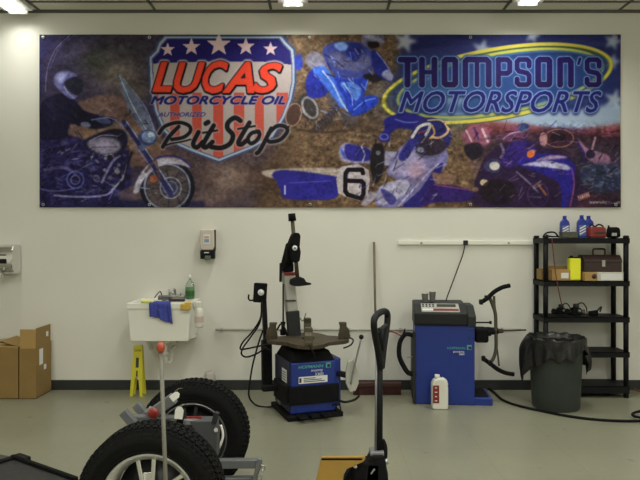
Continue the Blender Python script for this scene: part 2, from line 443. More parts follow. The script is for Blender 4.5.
blob(170, 160, 22, 12, (104, 78, 62), .8)
m_dirt = mpoly([(290, 30), (398, 30), (402, 60), (385, 95), (400, 120), (450, 116), (480, 130), (480, 212), (255, 212), (268, 165), (290, 120)], soft=4)
put(m_dirt, (92, 74, 56), 1)
put(m_dirt*np.clip(vnoise(5, 4, 1)*3-1.2, 0, 1), (124, 104, 78), .6)
put(m_dirt*np.clip(vnoise(3, 2.5, 9)*4-2.2, 0, 1), (52, 40, 34), .65)
blob(310, 42, 26, 10, (110, 92, 70), .7); blob(275, 180, 22, 26, (70, 54, 44), .8)
blob(262, 140, 20, 14, (100, 80, 62), .5)
# --- flag at the right
mf = mpoly([(400, 30), (625, 30), (625, 135), (520, 128), (470, 120), (440, 118), (395, 92), (402, 60)], soft=4)
put(mf, (38, 40, 84), 1)
put(mf*np.clip(vnoise(60, 9, 4)*3-1.3, 0, 1), (60, 60, 112), .6)
for cx, cy, r in ((405, 42, 13), (482, 50, 12), (532, 36, 9), (612, 42, 10), (612, 62, 9), (614, 100, 12), (446, 62, 6)): star(cx, cy, r, (170, 176, 178), .85, .4, -75, soft=1.5)
blob(500, 86, 100, 30, (40, 72, 118), .85, -8); blob(440, 92, 36, 12, (70, 112, 140), .5); blob(455, 104, 14, 7, (140, 168, 170), .6)
blob(430, 78, 8, 6, (170, 180, 180), .7); blob(560, 78, 14, 5, (110, 150, 170), .5)
poly([(440, 112), (520, 108), (560, 112), (625, 104), (625, 128), (560, 128), (500, 126), (450, 122)], (150, 166, 176), .85, True, 2)
poly([(470, 120), (520, 124), (570, 130), (625, 124), (625, 140), (560, 145), (480, 140)], (124, 62, 62), .8, True, 2)
poly([(470, 136), (540, 132), (625, 136), (625, 212), (470, 212)], (52, 38, 50), .9, False, 2)
put(mpoly([(470, 136), (540, 132), (625, 136), (625, 212), (470, 212)], soft=2)*np.clip(vnoise(7, 5, 12)*3-1.4, 0, 1), (84, 62, 66), .5)
blob(600, 175, 40, 20, (46, 50, 66), .7); blob(482, 178, 22, 24, (104, 84, 62), .8); blob(560, 200, 60, 8, (60, 28, 36), .7)

# --- yellow swoosh
for a_, b_, w_, c, cx, cy in ((117, 36, 5.2, (66, 84, 60), 497, 84.6), (117, 36, 3.6, (176, 166, 72), 497, 83.6), (105, 31, 4.6, (62, 98, 120), 500, 84), (105, 31, 3.0, (160, 160, 74), 500, 83.4)):
    ring(cx, cy, a_, b_, w_, c, 1, -10)
# dimmer inside of the swoosh
put(mell(500, 84, 101, 27, -10, 6), (34, 58, 104), .55)
blob(440, 92, 30, 9, (80, 124, 150), .3); blob(520, 100, 60, 8, (56, 92, 134), .5); blob(455, 100, 9, 6, (160, 180, 176), .6)

# --- cruiser motorcycle and rider, left
def P1(pts): return zz(pts, 40, 130, 4.0)
def P0(pts): return zz(pts, 40, 60, 5.3375)
poly([(40, 140), (66, 134), (95, 142), (130, 150), (132, 207), (40, 207)], (34, 30, 70), .95, False, 1)
put(mpoly([(40, 136), (130, 145), (125, 207), (40, 207)], soft=2)*np.clip(vnoise(6, 4, 21)*4-2, 0, 1), (88, 86, 128), .55)
put(mpoly([(40, 136), (130, 145), (125, 207), (40, 207)], soft=2)*np.clip(vnoise(4, 3, 22)*4-2.2, 0, 1), (18, 17, 34), .8)
poly([(40, 205), (140, 200), (205, 201), (205, 208), (40, 208)], (36, 36, 66), .8, False, 1)
poly([(120, 192), (150, 178), (155, 200), (120, 200)], (112, 92, 84), .6, False, 1)
# jacket
poly([(40, 112), (45, 100), (60, 94), (72, 98), (86, 112), (100, 116), (104, 124), (92, 128), (72, 124), (66, 138), (50, 140), (40, 138)], (24, 22, 44), 1, True, .5)
blob(52, 112, 8, 12, (44, 40, 70), .5)
poly([(40, 40), (58, 35), (44, 60), (42, 100), (40, 100)], (40, 38, 76), .9, False, 1)
line([(46, 92), (48, 70), (56, 50), (70, 36)], 1.0, (110, 104, 140), .7, True); line([(50, 70), (60, 48), (76, 35)], .8, (90, 86, 126), .7, True); line([(64, 64), (76, 46), (86, 36)], .6, (84, 80, 110), .6, True)
# helmet
poly(P0([(75, 100), (95, 70), (140, 58), (190, 75), (205, 105), (200, 190), (180, 210), (150, 200), (110, 165), (80, 130)]), (92, 92, 134), 1, True, .4)
poly(P0([(85, 95), (120, 68), (150, 70), (130, 100), (110, 130)]), (140, 142, 176), .8, True, .8)
poly(P0([(135, 115), (185, 90), (225, 110), (228, 160), (195, 190), (155, 165), (135, 140)]), (34, 34, 50), 1, True, .4)
line(P0([(130, 140), (150, 175), (185, 205)]), 1.0, (150, 150, 180), .7, True)
# arm, gloves, bars
poly(P0([(160, 240), (230, 270), (330, 300), (400, 310), (380, 350), (300, 370), (220, 350), (160, 330)]), (22, 20, 40), .95, True, .5)
ell(86, 125, 5, 3, (130, 134, 152), .7, 10); ell(104, 121, 8, 3, (66, 72, 104), .9, 10)
line([(92, 120), (110, 118), (124, 126), (136, 134)], 1.4, (96, 104, 140), .9, True); line([(98, 114), (104, 108), (112, 112)], 1, (110, 104, 110), .7, True)
# windscreen
poly([(119, 76), (122, 78), (148, 112), (157, 138), (146, 134), (128, 108)], (88, 100, 124), .75, True, .5)
line([(120, 76), (132, 104), (149, 134)], 1.0, (150, 164, 176), .8, True); line([(121, 76), (146, 108), (156, 136)], .8, (120, 134, 156), .8, True)
# tank
poly(P1([(175, 48), (230, 15), (300, -5), (345, 10), (350, 60), (320, 90), (240, 100), (200, 80)]), (30, 28, 48), 1, True, .4)
poly(P1([(190, 55), (240, 30), (305, 38), (325, 70), (290, 95), (230, 92)]), (124, 118, 134), .95, True, .8)
poly(P1([(240, 15), (300, -2), (335, 12), (330, 40), (290, 22)]), (24, 22, 36), .9, True, .5); line(P1([(215, 70), (310, 68)]), .8, (70, 66, 84), .9)
line(P1([(200, 45), (250, 22), (310, 25)]), .8, (150, 148, 168), .8, True)
# engine
for i in range(26):
    cx, cy = 40+(200+rng.rand()*150)/4, 130+(100+rng.rand()*130)/4
    ell(cx, cy, 1+rng.rand()*3.4, 1+rng.rand()*2.2, [(120, 118, 140), (26, 24, 40), (70, 66, 96), (140, 136, 130), (48, 42, 66)][i % 5], .75, rng.rand()*90)
line(P1([(250, 210), (290, 130), (320, 105)]), 2.4, (112, 110, 140), .9, True); line(P1([(290, 240), (335, 190), (350, 140)]), 2.0, (134, 130, 150), .8, True)
line(P1([(60, 262), (160, 268), (260, 262), (300, 235)]), 2.0, (126, 124, 160), .9, True); line(P1([(0, 235), (60, 245), (140, 235)]), 1.6, (90, 88, 128), .8, True)
ring(76, 180, 9, 9, 1.4, (84, 92, 150), .9); ring(76, 180, 5, 5, 1.2, (110, 112, 150), .7); line(P1([(20, 160), (90, 150), (130, 165)]), 3, (100, 98, 138), .6, True)
line(P1([(370, 90), (350, 150), (335, 230)]), 2.0, (30, 28, 40), .9, True)
# front wheel
ell(167.5, 187, 27.5, 27.5, (28, 28, 40)); ring(167.5, 187, 23.5, 23.5, 2.0, (122, 124, 138), .9); ell(167.5, 187, 21, 21, (84, 74, 70), .85)
for k in range(9):
    t = k*2*PI/9+.3; line([(171, 188), (171+18*math.cos(t), 188+18*math.sin(t))], 1.6, (44, 42, 56), .8)
ring(171, 188, 11, 11, 1.2, (132, 134, 150), .9); ell(171, 188, 8, 8, (60, 60, 80), .9); ring(171, 188, 7, 7, 1, (110, 112, 134), .8)
# fender
poly(P1([(375, 248), (395, 190), (440, 135), (500, 112), (560, 118), (605, 150), (560, 140), (500, 140), (450, 165), (410, 210), (395, 250)]), (150, 146, 156), 1, True, .3)
line(P1([(430, 135), (490, 106), (560, 110), (608, 150)]), 1.8, (44, 46, 104), 1, True)
# fork, lamp
line([(124, 122), (150, 160), (172, 196)], 4.0, (42, 44, 84), 1); line([(127, 122), (152, 158), (173, 190)], 1.2, (128, 136, 170), .9); line([(122, 126), (146, 160), (166, 192)], 1.0, (96, 104, 146), .8)
line([(146, 172), (156, 160), (160, 180)], 3.0, (90, 70, 70), .8); ell(154, 179, 4, 3.4, (160, 92, 66), .9)
ell(148, 138, 9.5, 8, (60, 70, 110)); ell(149, 137, 7, 6, (120, 138, 166), .9); ell(151, 135, 3, 2.6, (176, 188, 196), .8); ell(142, 148, 4, 3, (80, 88, 120), .9)
line([(136, 187), (150, 189)], 1.2, (120, 130, 160), .9)

# photographic grain and broken light over the pictures
def sparkle(x0, y0, x1, y1, n, cols, ln=4, w_=.9, seed=1, a=.6, ang=None):
    r = np.random.RandomState(seed)
    for k in range(n):
        x, y = x0+r.rand()*(x1-x0), y0+r.rand()*(y1-y0); t = r.rand()*PI if ang is None else math.radians(ang+r.randn()*22); l_ = ln*(.4+r.rand())
        line([(x, y), (x+l_*math.cos(t), y+l_*math.sin(t))], w_*(.5+r.rand()), cols[k % len(cols)], a)
def grain():
    global img
    t1, t2 = vnoise(9, 7, 201), vnoise(2.6, 2.2, 202, 3)
    k_ = blur(((gx < 398) | (gy > 124))*1.0, 3); img *= (1+(.5*(t1-.5)+.5*(t2-.5))*k_)[..., None]
sparkle(42, 150, 122, 204, 70, [(20, 18, 36), (96, 96, 134), (40, 38, 78), (130, 128, 142)], 7, .9, 2, .6, -20)
sparkle(100, 110, 150, 135, 22, [(26, 24, 40), (110, 112, 130), (70, 74, 110)], 5, .8, 4, .6)
sparkle(44, 98, 80, 134, 16, [(40, 38, 62), (14, 12, 26)], 9, 1.2, 5, .6, 60)
sparkle(150, 165, 190, 205, 16, [(150, 150, 160), (30, 28, 36)], 4, .6, 6, .5)
grain()
# --- oil shield
SH = [(148, 57), (155, 50), (158, 42), (164, 35.5), (283, 35.5), (288, 42), (295, 49), (296.5, 62), (296.5, 82), (293, 100), (286, 118), (274, 138), (252, 150), (219, 163), (192, 153), (178, 147), (163, 132), (154, 112), (149.5, 90)]
poly(SH, (58, 74, 108), 1)
def scl(p, k, dx=0, dy=0): return [((x-222)*k+222+dx, (y-92)*k+92+dy) for x, y in p]
poly(scl(SH, .975), (140, 146, 156), 1); poly(scl(SH, .945), (70, 84, 112), 1); inner = scl(SH, .93)
mi = mpoly(inner); put(mi, (150, 140, 134), 1)
put(mi*np.clip((gy-60)/100, 0, 1), (128, 116, 112), .6)
navy = mpoly([(140, 30), (300, 30), (300, 66), (262, 62), (205, 62), (150, 64)]); put(mi*navy, (36, 30, 92))
put(mi*mpoly([(165, 35), (180, 39), (193, 35)], True), (140, 136, 140), .5)
for x0, x1 in ((152, 159), (170.4, 180.2), (192.3, 202), (213.3, 223.7), (234.2, 244.3), (255, 264), (276.6, 288)):
    put(mi*mpoly([(x0, 93), (x1, 93), (x1, 165), (x0, 165)]), (158, 64, 50), .9)
for cx, cy, r in ((168, 50, 7.4), (191.7, 47.5, 9.4), (219, 45, 12.4), (246, 47, 9.4), (270.7, 49.5, 7.4)): star(cx, cy, r, (182, 160, 158), 1, .42)
# LUCAS
LT = [('L', 152, 61.5, 173, 93), ('U', 173.5, 62, 206, 94), ('C', 202, 60.5, 229, 94.5), ('A', 222, 61.5, 255, 94), ('S', 252, 62.5, 283, 94)]
mm = np.zeros((NH, NW))
for ch, x0, y0, x1, y1 in LT: mm = np.maximum(mm, dil(mtext(ch, x0+1, y0+1, x1-1, y1-1, .32, .02), .75))
put(blur(dil(mm, 2.6), .5), (158, 148, 142), 1); 
sh_ = np.maximum(np.roll(dil(mm, 1.5), 1, 0), np.roll(np.roll(dil(mm, 1.3), 2, 0), 1, 1)); put(sh_, (16, 12, 24), 1); put(mm, (188, 62, 40), 1)
m2 = mtext('MOTORCYCLE OIL', 151, 96.5, 285, 104.5, .35, 0); put(dil(m2, 1.3), (156, 148, 146), .9); put(dil(m2, .8), (26, 26, 88), 1)
m2 = mtext('AUTHORIZED', 158, 112.5, 206, 117, .3, .02); put(dil(m2, .7), (152, 142, 140), .6); put(m2, (50, 46, 104), 1)
def P4(pts): return zz(pts, 145, 90, 4.13)
ps = np.zeros((NH, NW))
for pts, w_ in (([(75, 236), (100, 195), (140, 152)], 2.6), ([(60, 180), (85, 150), (140, 135), (182, 148), (188, 172), (160, 196), (112, 205)], 2.4), ([(70, 236), (110, 222), (150, 215), (190, 205)], 1.6),
                ([(222, 175), (200, 222), (215, 238), (240, 215)], 3.0), ([(252, 140), (262, 134)], 3.2), ([(285, 148), (243, 222), (252, 238), (280, 215)], 3.0), ([(240, 178), (300, 168)], 2.0),
                ([(395, 128), (372, 116), (345, 135), (342, 160), (364, 188), (352, 222), (315, 240), (275, 236)], 3.2), ([(432, 136), (388, 212), (398, 226), (425, 205)], 3.0), ([(385, 162), (455, 150)], 2.0),
                ([(470, 172), (440, 180), (425, 205), (440, 222), (465, 205), (474, 182), (462, 172)], 2.6), ([(522, 160), (478, 245), (462, 262)], 2.8), ([(510, 180), (545, 150), (578, 152), (588, 172), (560, 205), (520, 215), (505, 208)], 2.6), ([(588, 160), (600, 145)], 1.6)):
    ps = np.maximum(ps, mline(P4(pts), (w_*1.5 if w_ > 2.3 else w_), True))
put(blur(dil(ps, 1.3), .4), (146, 140, 138), .8); put(dil(ps, .3), (26, 24, 28), 1)

# --- quad racer, centre top (zoom 4, origin 290,30)
def P7(pts): return zz(pts, 290, 30, 4.0)
BL, BLD, BLL, WH, DK, GY = (38, 58, 150), (30, 32, 96), (96, 136, 200), (152, 152, 172), (30, 26, 34), (88, 88, 120)
ell(290+75/4, 30+310/4, 10, 14, (56, 52, 54), 1, -25); ring(290+80/4, 30+312/4, 8, 12, 2.4, (140, 136, 130), .8, -25); ell(293.5, 115, 7.5, 11, (70, 50, 44), .9, 15); ring(293.5, 115, 8, 12, 1.3, (142, 116, 96), .8, 15)
poly(P7([(60, 120), (95, 85), (135, 110), (150, 160), (90, 160)]), (112, 108, 120), 1, True, .4)
poly(P7([(20, 110), (45, 100), (50, 150), (25, 160)]), BL, .9, True, .4)
poly(P7([(80, 165), (125, 155), (150, 200), (145, 260), (80, 272), (62, 220)]), (34, 42, 124), 1, True, .4)
poly(P7([(90, 160), (140, 150), (180, 200), (210, 250), (240, 320), (190, 300), (150, 240)]), (60, 96, 176), 1, True, .4)
poly(P7([(180, 180), (300, 190), (300, 250), (260, 300), (235, 330), (215, 270), (190, 230)]), BL, 1, True, .4)
poly(P7([(200, 215), (240, 210), (285, 235), (265, 285), (240, 250)]), BLL, .75, True, .5)
line(P7([(130, 165), (170, 215), (205, 285), (230, 325)]), 1.6, (150, 166, 200), .9, True); line(P7([(215, 215), (245, 260), (250, 300)]), 1.2, (140, 160, 200), .8, True)
poly(P7([(235, 335), (265, 290), (300, 265), (345, 265), (350, 295), (310, 325), (260, 348)]), BL, 1, True, .4); line(P7([(255, 320), (300, 285), (340, 275)]), 1.3, BLL, .8, True)
poly(P7([(130, 90), (150, 60), (200, 48), (270, 50), (320, 80), (330, 130), (310, 180), (240, 200), (180, 180), (150, 140)]), (58, 66, 126), 1, True, .4)
poly(P7([(175, 60), (215, 50), (235, 75), (200, 85)]), (112, 140, 196), .9, True, .5); poly(P7([(150, 100), (200, 90), (240, 120), (300, 100), (325, 130), (290, 170), (220, 160), (170, 140)]), (98, 96, 124), .8, True, .8)
poly(P7([(240, 60), (280, 58), (290, 90), (260, 130), (225, 95)]), (36, 40, 108), .8, True, .6)
poly(P7([(325, 85), (355, 95), (385, 140), (410, 185), (405, 205), (370, 200), (335, 170)]), (36, 42, 112), 1, True, .4); poly(P7([(365, 180), (390, 160), (412, 185), (400, 205)]), (150, 150, 176), .9, True, .4)
line(P7([(345, 90), (385, 140), (408, 185)]), 1.2, (130, 140, 180), .8, True); poly(P7([(290, 185), (330, 175), (370, 200), (330, 210)]), DK, .9, True, .4)
poly(P7([(285, 50), (290, 18), (325, 5), (365, 12), (378, 45), (350, 70), (310, 72)]), (96, 92, 116), 1, True, .4); poly(P7([(290, 25), (330, 22), (375, 45), (368, 55), (320, 40)]), (140, 140, 156), .8, True, .4); poly(P7([(310, 50), (350, 50), (355, 70), (320, 75)]), (38, 28, 30), 1, True, .4)
for k in range(7):
    t = k/6; line(P7([(105+70*t, 370-60*t), (125+70*t, 385-60*t)]), 1.2, (120, 120, 124), .8)
poly(P7([(95, 385), (150, 330), (185, 320), (170, 370), (120, 410), (85, 405)]), (40, 36, 44), .6, True, .5)
poly(P7([(150, 260), (185, 280), (200, 330), (160, 310)]), (70, 66, 76), .7, True, .5); poly(P7([(210, 330), (265, 350), (250, 390), (220, 385)]), (76, 78, 92), .8, True, .5)
blob(350, 125, 30, 7, (70, 54, 42), .6); line(P7([(30, 400), (130, 410), (260, 400)]), 2.4, (50, 38, 32), .5, True)

sparkle(312, 45, 372, 112, 60, [(24, 28, 90), (110, 140, 200), (30, 26, 36), (60, 80, 170), (150, 156, 180)], 6, 1.0, 8, .6, 50)
sparkle(300, 95, 352, 130, 36, [(34, 30, 32), (120, 116, 116), (60, 50, 46)], 5, 1.0, 9, .6)
# --- fallen racer, number plate (zoom 4.74, origin 335,110)
def P6(pts): return zz(pts, 335, 110, 4.74)
poly([(268, 170), (341, 168.5), (342, 177), (300, 178.5), (269, 177.5)], (150, 138, 126), 1, True, .3); line([(270, 173.5), (340, 171)], 1.2, (178, 168, 154), .7)
poly([(272, 175), (285, 170), (330, 176), (337, 184), (336, 197), (318, 200), (284, 198), (281, 186)], (44, 40, 112), 1, True, .4)
poly([(281, 178), (333, 176), (337, 186), (334, 198), (290, 199), (282, 192)], (46, 42, 122), 1, True, .4); line([(285, 186), (285, 194)], 1.6, (170, 172, 190), .9); line([(290, 183), (330, 181)], 1.2, (86, 84, 160), .6)
poly(P6([(20, 190), (50, 155), (120, 175), (240, 195), (300, 205), (280, 260), (160, 255), (40, 245)]), (132, 128, 148), 1, True, .4)
poly(P6([(50, 165), (110, 170), (165, 190), (160, 240), (60, 235)]), (46, 42, 116), 1, True, .4); line(P6([(125, 175), (140, 210), (130, 245)]), 1.6, WH, .9, True); line(P6([(28, 185), (45, 225)]), 2.2, (60, 80, 170), .9)
poly(P6([(180, 170), (225, 165), (235, 215), (225, 300), (190, 350), (165, 260)]), (30, 26, 30), .95, True, .5); ell(378, 153, 2.4, 2.4, (124, 120, 124), .7)
poly(P6([(235, 45), (330, 12), (430, 40), (430, 62), (400, 95), (300, 88), (262, 115), (258, 148), (215, 150), (208, 125), (235, 90)]), (38, 36, 110), 1, True, .4)
line(P6([(285, 45), (340, 60), (410, 55)]), 1.4, (96, 104, 160), .8, True); ring(335+232/4.74, 110+128/4.74, 4.6, 3.4, 1.2, (110, 112, 160), .8)
poly(P6([(245, 300), (270, 230), (330, 160), (400, 110), (440, 190), (520, 190), (535, 240), (500, 300), (460, 380), (400, 430), (320, 455), (200, 455), (205, 370), (300, 340)]), (108, 104, 140), 1, True, .5)
poly(P6([(255, 300), (290, 230), (350, 190), (400, 215), (430, 280), (370, 320), (300, 305)]), (138, 132, 158), .9, True, .8); blob(335+385/4.74, 110+290/4.74, 8, 9, (170, 124, 128), .5)
poly(P6([(300, 220), (360, 130), (420, 95), (380, 170), (330, 240)]), (40, 38, 112), .9, True, .4)
poly(P6([(210, 370), (250, 345), (330, 330), (355, 370), (300, 420), (230, 450), (200, 430)]), (150, 146, 164), .95, True, .5); poly(P6([(215, 375), (250, 385), (290, 420), (270, 450), (240, 430)]), (44, 40, 104), .8, True, .4)
poly(P6([(320, 455), (400, 380), (470, 280), (510, 250), (500, 300), (455, 380), (420, 455)]), (44, 38, 102), 1, True, .4); line(P6([(300, 455), (390, 355), (440, 300), (490, 255)]), 1.6, (156, 150, 170), .9, True)
poly(P6([(420, 400), (470, 350), (640, 380), (640, 430), (470, 440), (420, 455)]), (50, 34, 92), 1, True, .5); line(P6([(470, 355), (560, 368), (640, 380)]), 1.2, (124, 64, 96), .8, True)
poly(P6([(460, 300), (490, 300), (570, 310), (560, 345), (480, 350)]), (122, 96, 80), .9, True, .5)
ell(335+455/4.74, 110+125/4.74, 20, 18.5, (40, 40, 92), 1, 20); poly(P6([(380, 190), (420, 130), (480, 130), (520, 150), (520, 190), (470, 215), (410, 215)]), (50, 40, 52), 1, True, .4)
line(P6([(365, 130), (400, 80), (450, 70), (430, 120)]), 3.0, (172, 168, 162), .95, True); line(P6([(520, 60), (535, 100), (500, 130), (460, 130)]), 2.4, (178, 148, 110), .9, True); line(P6([(440, 50), (500, 50), (540, 90)]), 1.6, (196, 176, 120), .7, True)
line(P6([(460, 75), (470, 110), (450, 135)]), 1.8, (188, 150, 80), .9, True); line(P6([(395, 110), (430, 100)]), 1.8, (150, 60, 60), .8); ell(335+405/4.74, 110+190/4.74, 3.6, 2.6, (116, 120, 134), .9); line(P6([(380, 200), (420, 225), (490, 215), (530, 180)]), 1.4, (86, 84, 104), .9, True)
poly(P6([(28, 270), (110, 256), (158, 285), (165, 330), (155, 400), (120, 432), (60, 415), (15, 395), (5, 330)]), (158, 150, 150), 1)
for pts in ([(132, 300), (128, 284), (62, 284), (50, 300), (48, 385), (60, 402), (122, 420), (134, 400), (136, 350), (124, 338), (60, 336)],): put(mline(P6(pts), 4.4), (26, 20, 26), 1)
poly(P6([(165, 385), (210, 400), (150, 455), (120, 450), (140, 420)]), (140, 134, 146), .9, False, .3)

# --- road racers, right (zoom 3.765, origin 450,115)
def P5(pts): return zz(pts, 450, 115, 3.765)
poly(P5([(45, 70), (90, 38), (140, 55), (150, 100), (120, 120), (60, 110)]), (128, 78, 96), .95, True, .5); line(P5([(60, 60), (80, 100)]), 1.6, (176, 160, 160), .8); line(P5([(120, 55), (140, 100)]), 2.4, (180, 160, 158), .8); line(P5([(90, 50), (105, 90)]), 2, (54, 40, 96), .8)
poly(P5([(50, 120), (110, 105), (120, 150), (80, 170)]), (34, 28, 40), .9, True, .5)
poly(P5([(190, 80), (230, 60), (260, 35), (300, 40), (290, 80), (250, 100), (200, 98)]), (96, 58, 86), .95, True, .5); line(P5([(200, 90), (230, 70), (290, 60)]), 1.4, (160, 140, 160), .7, True); ell(450+275/3.765, 115+48/3.765, 5.5, 4.5, (44, 60, 96), .9)
poly(P5([(330, 95), (350, 60), (420, 50), (465, 75), (470, 105), (430, 125), (370, 118)]), (62, 36, 44), 1, True, .4); ring(450+408/3.765, 115+88/3.765, 15, 9.5, 1.1, (150, 120, 104), .7); ell(450+350/3.765, 115+92/3.765, 4, 7, (156, 118, 120), .8); ell(450+405/3.765, 115+85/3.765, 8, 5, (34, 26, 34), .9)
poly(P5([(100, 230), (130, 160), (180, 120), (250, 100), (330, 120), (420, 140), (470, 200), (480, 340), (120, 345), (90, 280)]), (44, 30, 58), .95, True, .5)
poly(P5([(190, 170), (230, 110), (300, 100), (320, 150), (250, 190), (210, 200)]), (50, 34, 100), .95, True, .4)
poly(P5([(250, 180), (320, 150), (400, 150), (460, 180), (470, 215), (440, 345), (420, 345), (410, 260), (340, 220)]), (40, 34, 116), .95, True, .4)
poly(P5([(270, 188), (360, 172), (440, 190), (445, 208), (380, 200), (310, 192)]), (158, 156, 176), .95, True, .3); poly(P5([(320, 172), (380, 152), (440, 160), (380, 168)]), (150, 130, 150), .9, True, .3); line(P5([(455, 200), (465, 260), (450, 345)]), 1.6, (112, 62, 110), .9, True)
poly(P5([(125, 190), (160, 165), (190, 180), (180, 215), (145, 215)]), (60, 60, 90), .9, True, .4); ell(450+166/3.765, 115+192/3.765, 5, 4.4, (172, 168, 156), .95); ell(450+128/3.765, 115+255/3.765, 4.2, 3.4, (170, 156, 120), .95); ell(450+95/3.765, 115+280/3.765, 3, 2.4, (120, 96, 70), .8)
ell(450+303/3.765, 115+146/3.765, 4.6, 3.8, (190, 104, 52), .95, -50); line(P5([(190, 110), (200, 140), (190, 160)]), 2.6, (112, 100, 120), .7, True)
line(P5([(250, 215), (290, 250), (330, 290)]), 2.0, (120, 110, 134), .7, True); line(P5([(330, 260), (360, 300)]), 2.2, (140, 92, 60), .8); ell(450+180/3.765, 115+290/3.765, 18, 13, (34, 26, 30), .8); ring(450+330/3.765, 115+300/3.765, 11, 13, 1.6, (70, 46, 80), .8)
poly(P5([(480, 90), (520, 130), (590, 150), (600, 180), (560, 190), (510, 160)]), (124, 92, 112), .95, True, .4); line(P5([(545, 85), (530, 140)]), 2.2, (150, 120, 130), .8); ell(450+527/3.765, 115+148/3.765, 4.6, 4.6, (40, 32, 56), .95); line(P5([(470, 100), (500, 140), (500, 180)]), 2.4, (48, 34, 92), .9, True)
ms = mpoly(P5([(490, 190), (560, 180), (640, 190), (640, 280), (560, 300), (490, 250)]), soft=1.5); put(ms, (44, 50, 70), .8); put(ms*np.clip(vnoise(4, 3, 31)*4-2, 0, 1), (104, 116, 140), .6)
# maker's name and web address
my = mtext('YAMAHA', 0, 0, 1, 1) if False else None
poly([(576.5, 196), (588, 191.5), (589.5, 197), (578, 201.5)], (110, 74, 70), .9, False, .2)
for k, ch in enumerate('YAMAHA'):
    mk = mtext(ch, 577.2+k*1.95, 196.2-k*.78, 578.8+k*1.95, 200.2-k*.78, 0, .02); put(mk, (196, 160, 146), .9)
m2 = mtext('teammultiplex.com', 588.5, 200.6, 619, 204.6, 0, .0); put(m2, (190, 188, 186), 1)

sparkle(345, 145, 440, 202, 60, [(36, 32, 70), (150, 146, 166), (70, 66, 110), (24, 20, 34)], 8, 1.0, 12, .5, -45)
sparkle(420, 120, 450, 155, 22, [(24, 22, 44), (150, 140, 130), (70, 80, 140)], 5, .9, 13, .6)
sparkle(470, 128, 615, 203, 150, [(26, 18, 34), (110, 84, 110), (44, 36, 100), (130, 110, 116), (34, 26, 44)], 8, 1.1, 14, .55, -20)
_k = 1-.8*dil(mi, 0); _g = (1+.4*(vnoise(8, 6, 211)-.5)+.4*(vnoise(2.6, 2.2, 212, 3)-.5)); _w = ((gx > 296) & ((gy > 124) | (gx < 392)))*1.0
img *= (1+(_g-1)*blur(_w, 2)*_k)[..., None]
# --- THOMPSON'S block capitals and MOTORSPORTS
T = np.zeros((NH, NW)); yt, yb, w5 = 60.0, 85.0, 6.1
def L(pts, w_=w5):
    global T
    T = np.maximum(T, mline(pts, w_))
def rect(x0, x1):  # rounded upright loop, centre lines
    L([(x0+1.5, yt), (x1-1.5, yt), (x1, yt+1.5), (x1, yb-1.5), (x1-1.5, yb), (x0+1.5, yb), (x0, yb-1.5), (x0, yt+1.5), (x0+1.5, yt)])
L([(400.5, yt), (414, yt)]); L([(407.3, yt), (407.3, yb)])
L([(421.8, yt), (421.8, yb)]); L([(434.2, yt), (434.2, yb)]); L([(421.8, 72.5), (434.2, 72.5)], 4.6)
rect(444.2, 455)
L([(465, yb), (465, yt+2), (467, yt), (486, yt), (488.3, yt+2.5), (488.3, yb)]); L([(476.6, yt), (476.6, yb)], 5)
L([(498, yb), (498, yt), (507, yt), (509.4, yt+2.5), (509.4, 71.5), (507, 73.6), (498, 73.6)], 5.4)
def S_letter(x0, x1):
    L([(x1, 66.5), (x1, yt+2), (x1-2, yt), (x0+2, yt), (x0, yt+2), (x0, 69), (x0+2, 71.6), (x1-2, 73.4), (x1, 76), (x1, yb-2), (x1-2, yb), (x0+2, yb), (x0, yb-2), (x0, 79.5)], 5.2)
S_letter(516.6, 528.6); rect(537.6, 549)
L([(559.6, yb), (559.6, yt+.5), (568, yt), (570.4, yt+2.5), (570.4, yb)])
L([(579.6, 59), (578, 64)], 3.0)
S_letter(586.6, 598.6)
put(blur(dil(T, 2.4), .6), (38, 70, 112), .8); put(dil(T, .9), (128, 150, 184), 1); put(T, (34, 24, 78), 1)
put(T*np.clip((gy-72)/16, 0, 1), (38, 20, 58), .6)
m3 = mtext('MOTORSPORTS', 399, 91.5, 601, 112.5, .34, 0)
put(blur(np.roll(dil(m3, 2.2), 3, 0), .8), (22, 26, 66), .8); put(blur(dil(m3, 1.6), .4), (70, 104, 150), .8); put(dil(m3, 1.5), (138, 156, 186), 1); put(dil(m3, .75), (30, 32, 92), 1)
fine = (vnoise(1.2, 1.2, 77, 2)-.5)*10
img += fine[..., None]
img[:] = img*.6+np.stack([blur(img[..., k], .5) for k in range(3)], -1)*.4
img = np.clip(img, 4, 255); img = 118*(img/118)**1.16; img = np.clip(img, 3, 235)

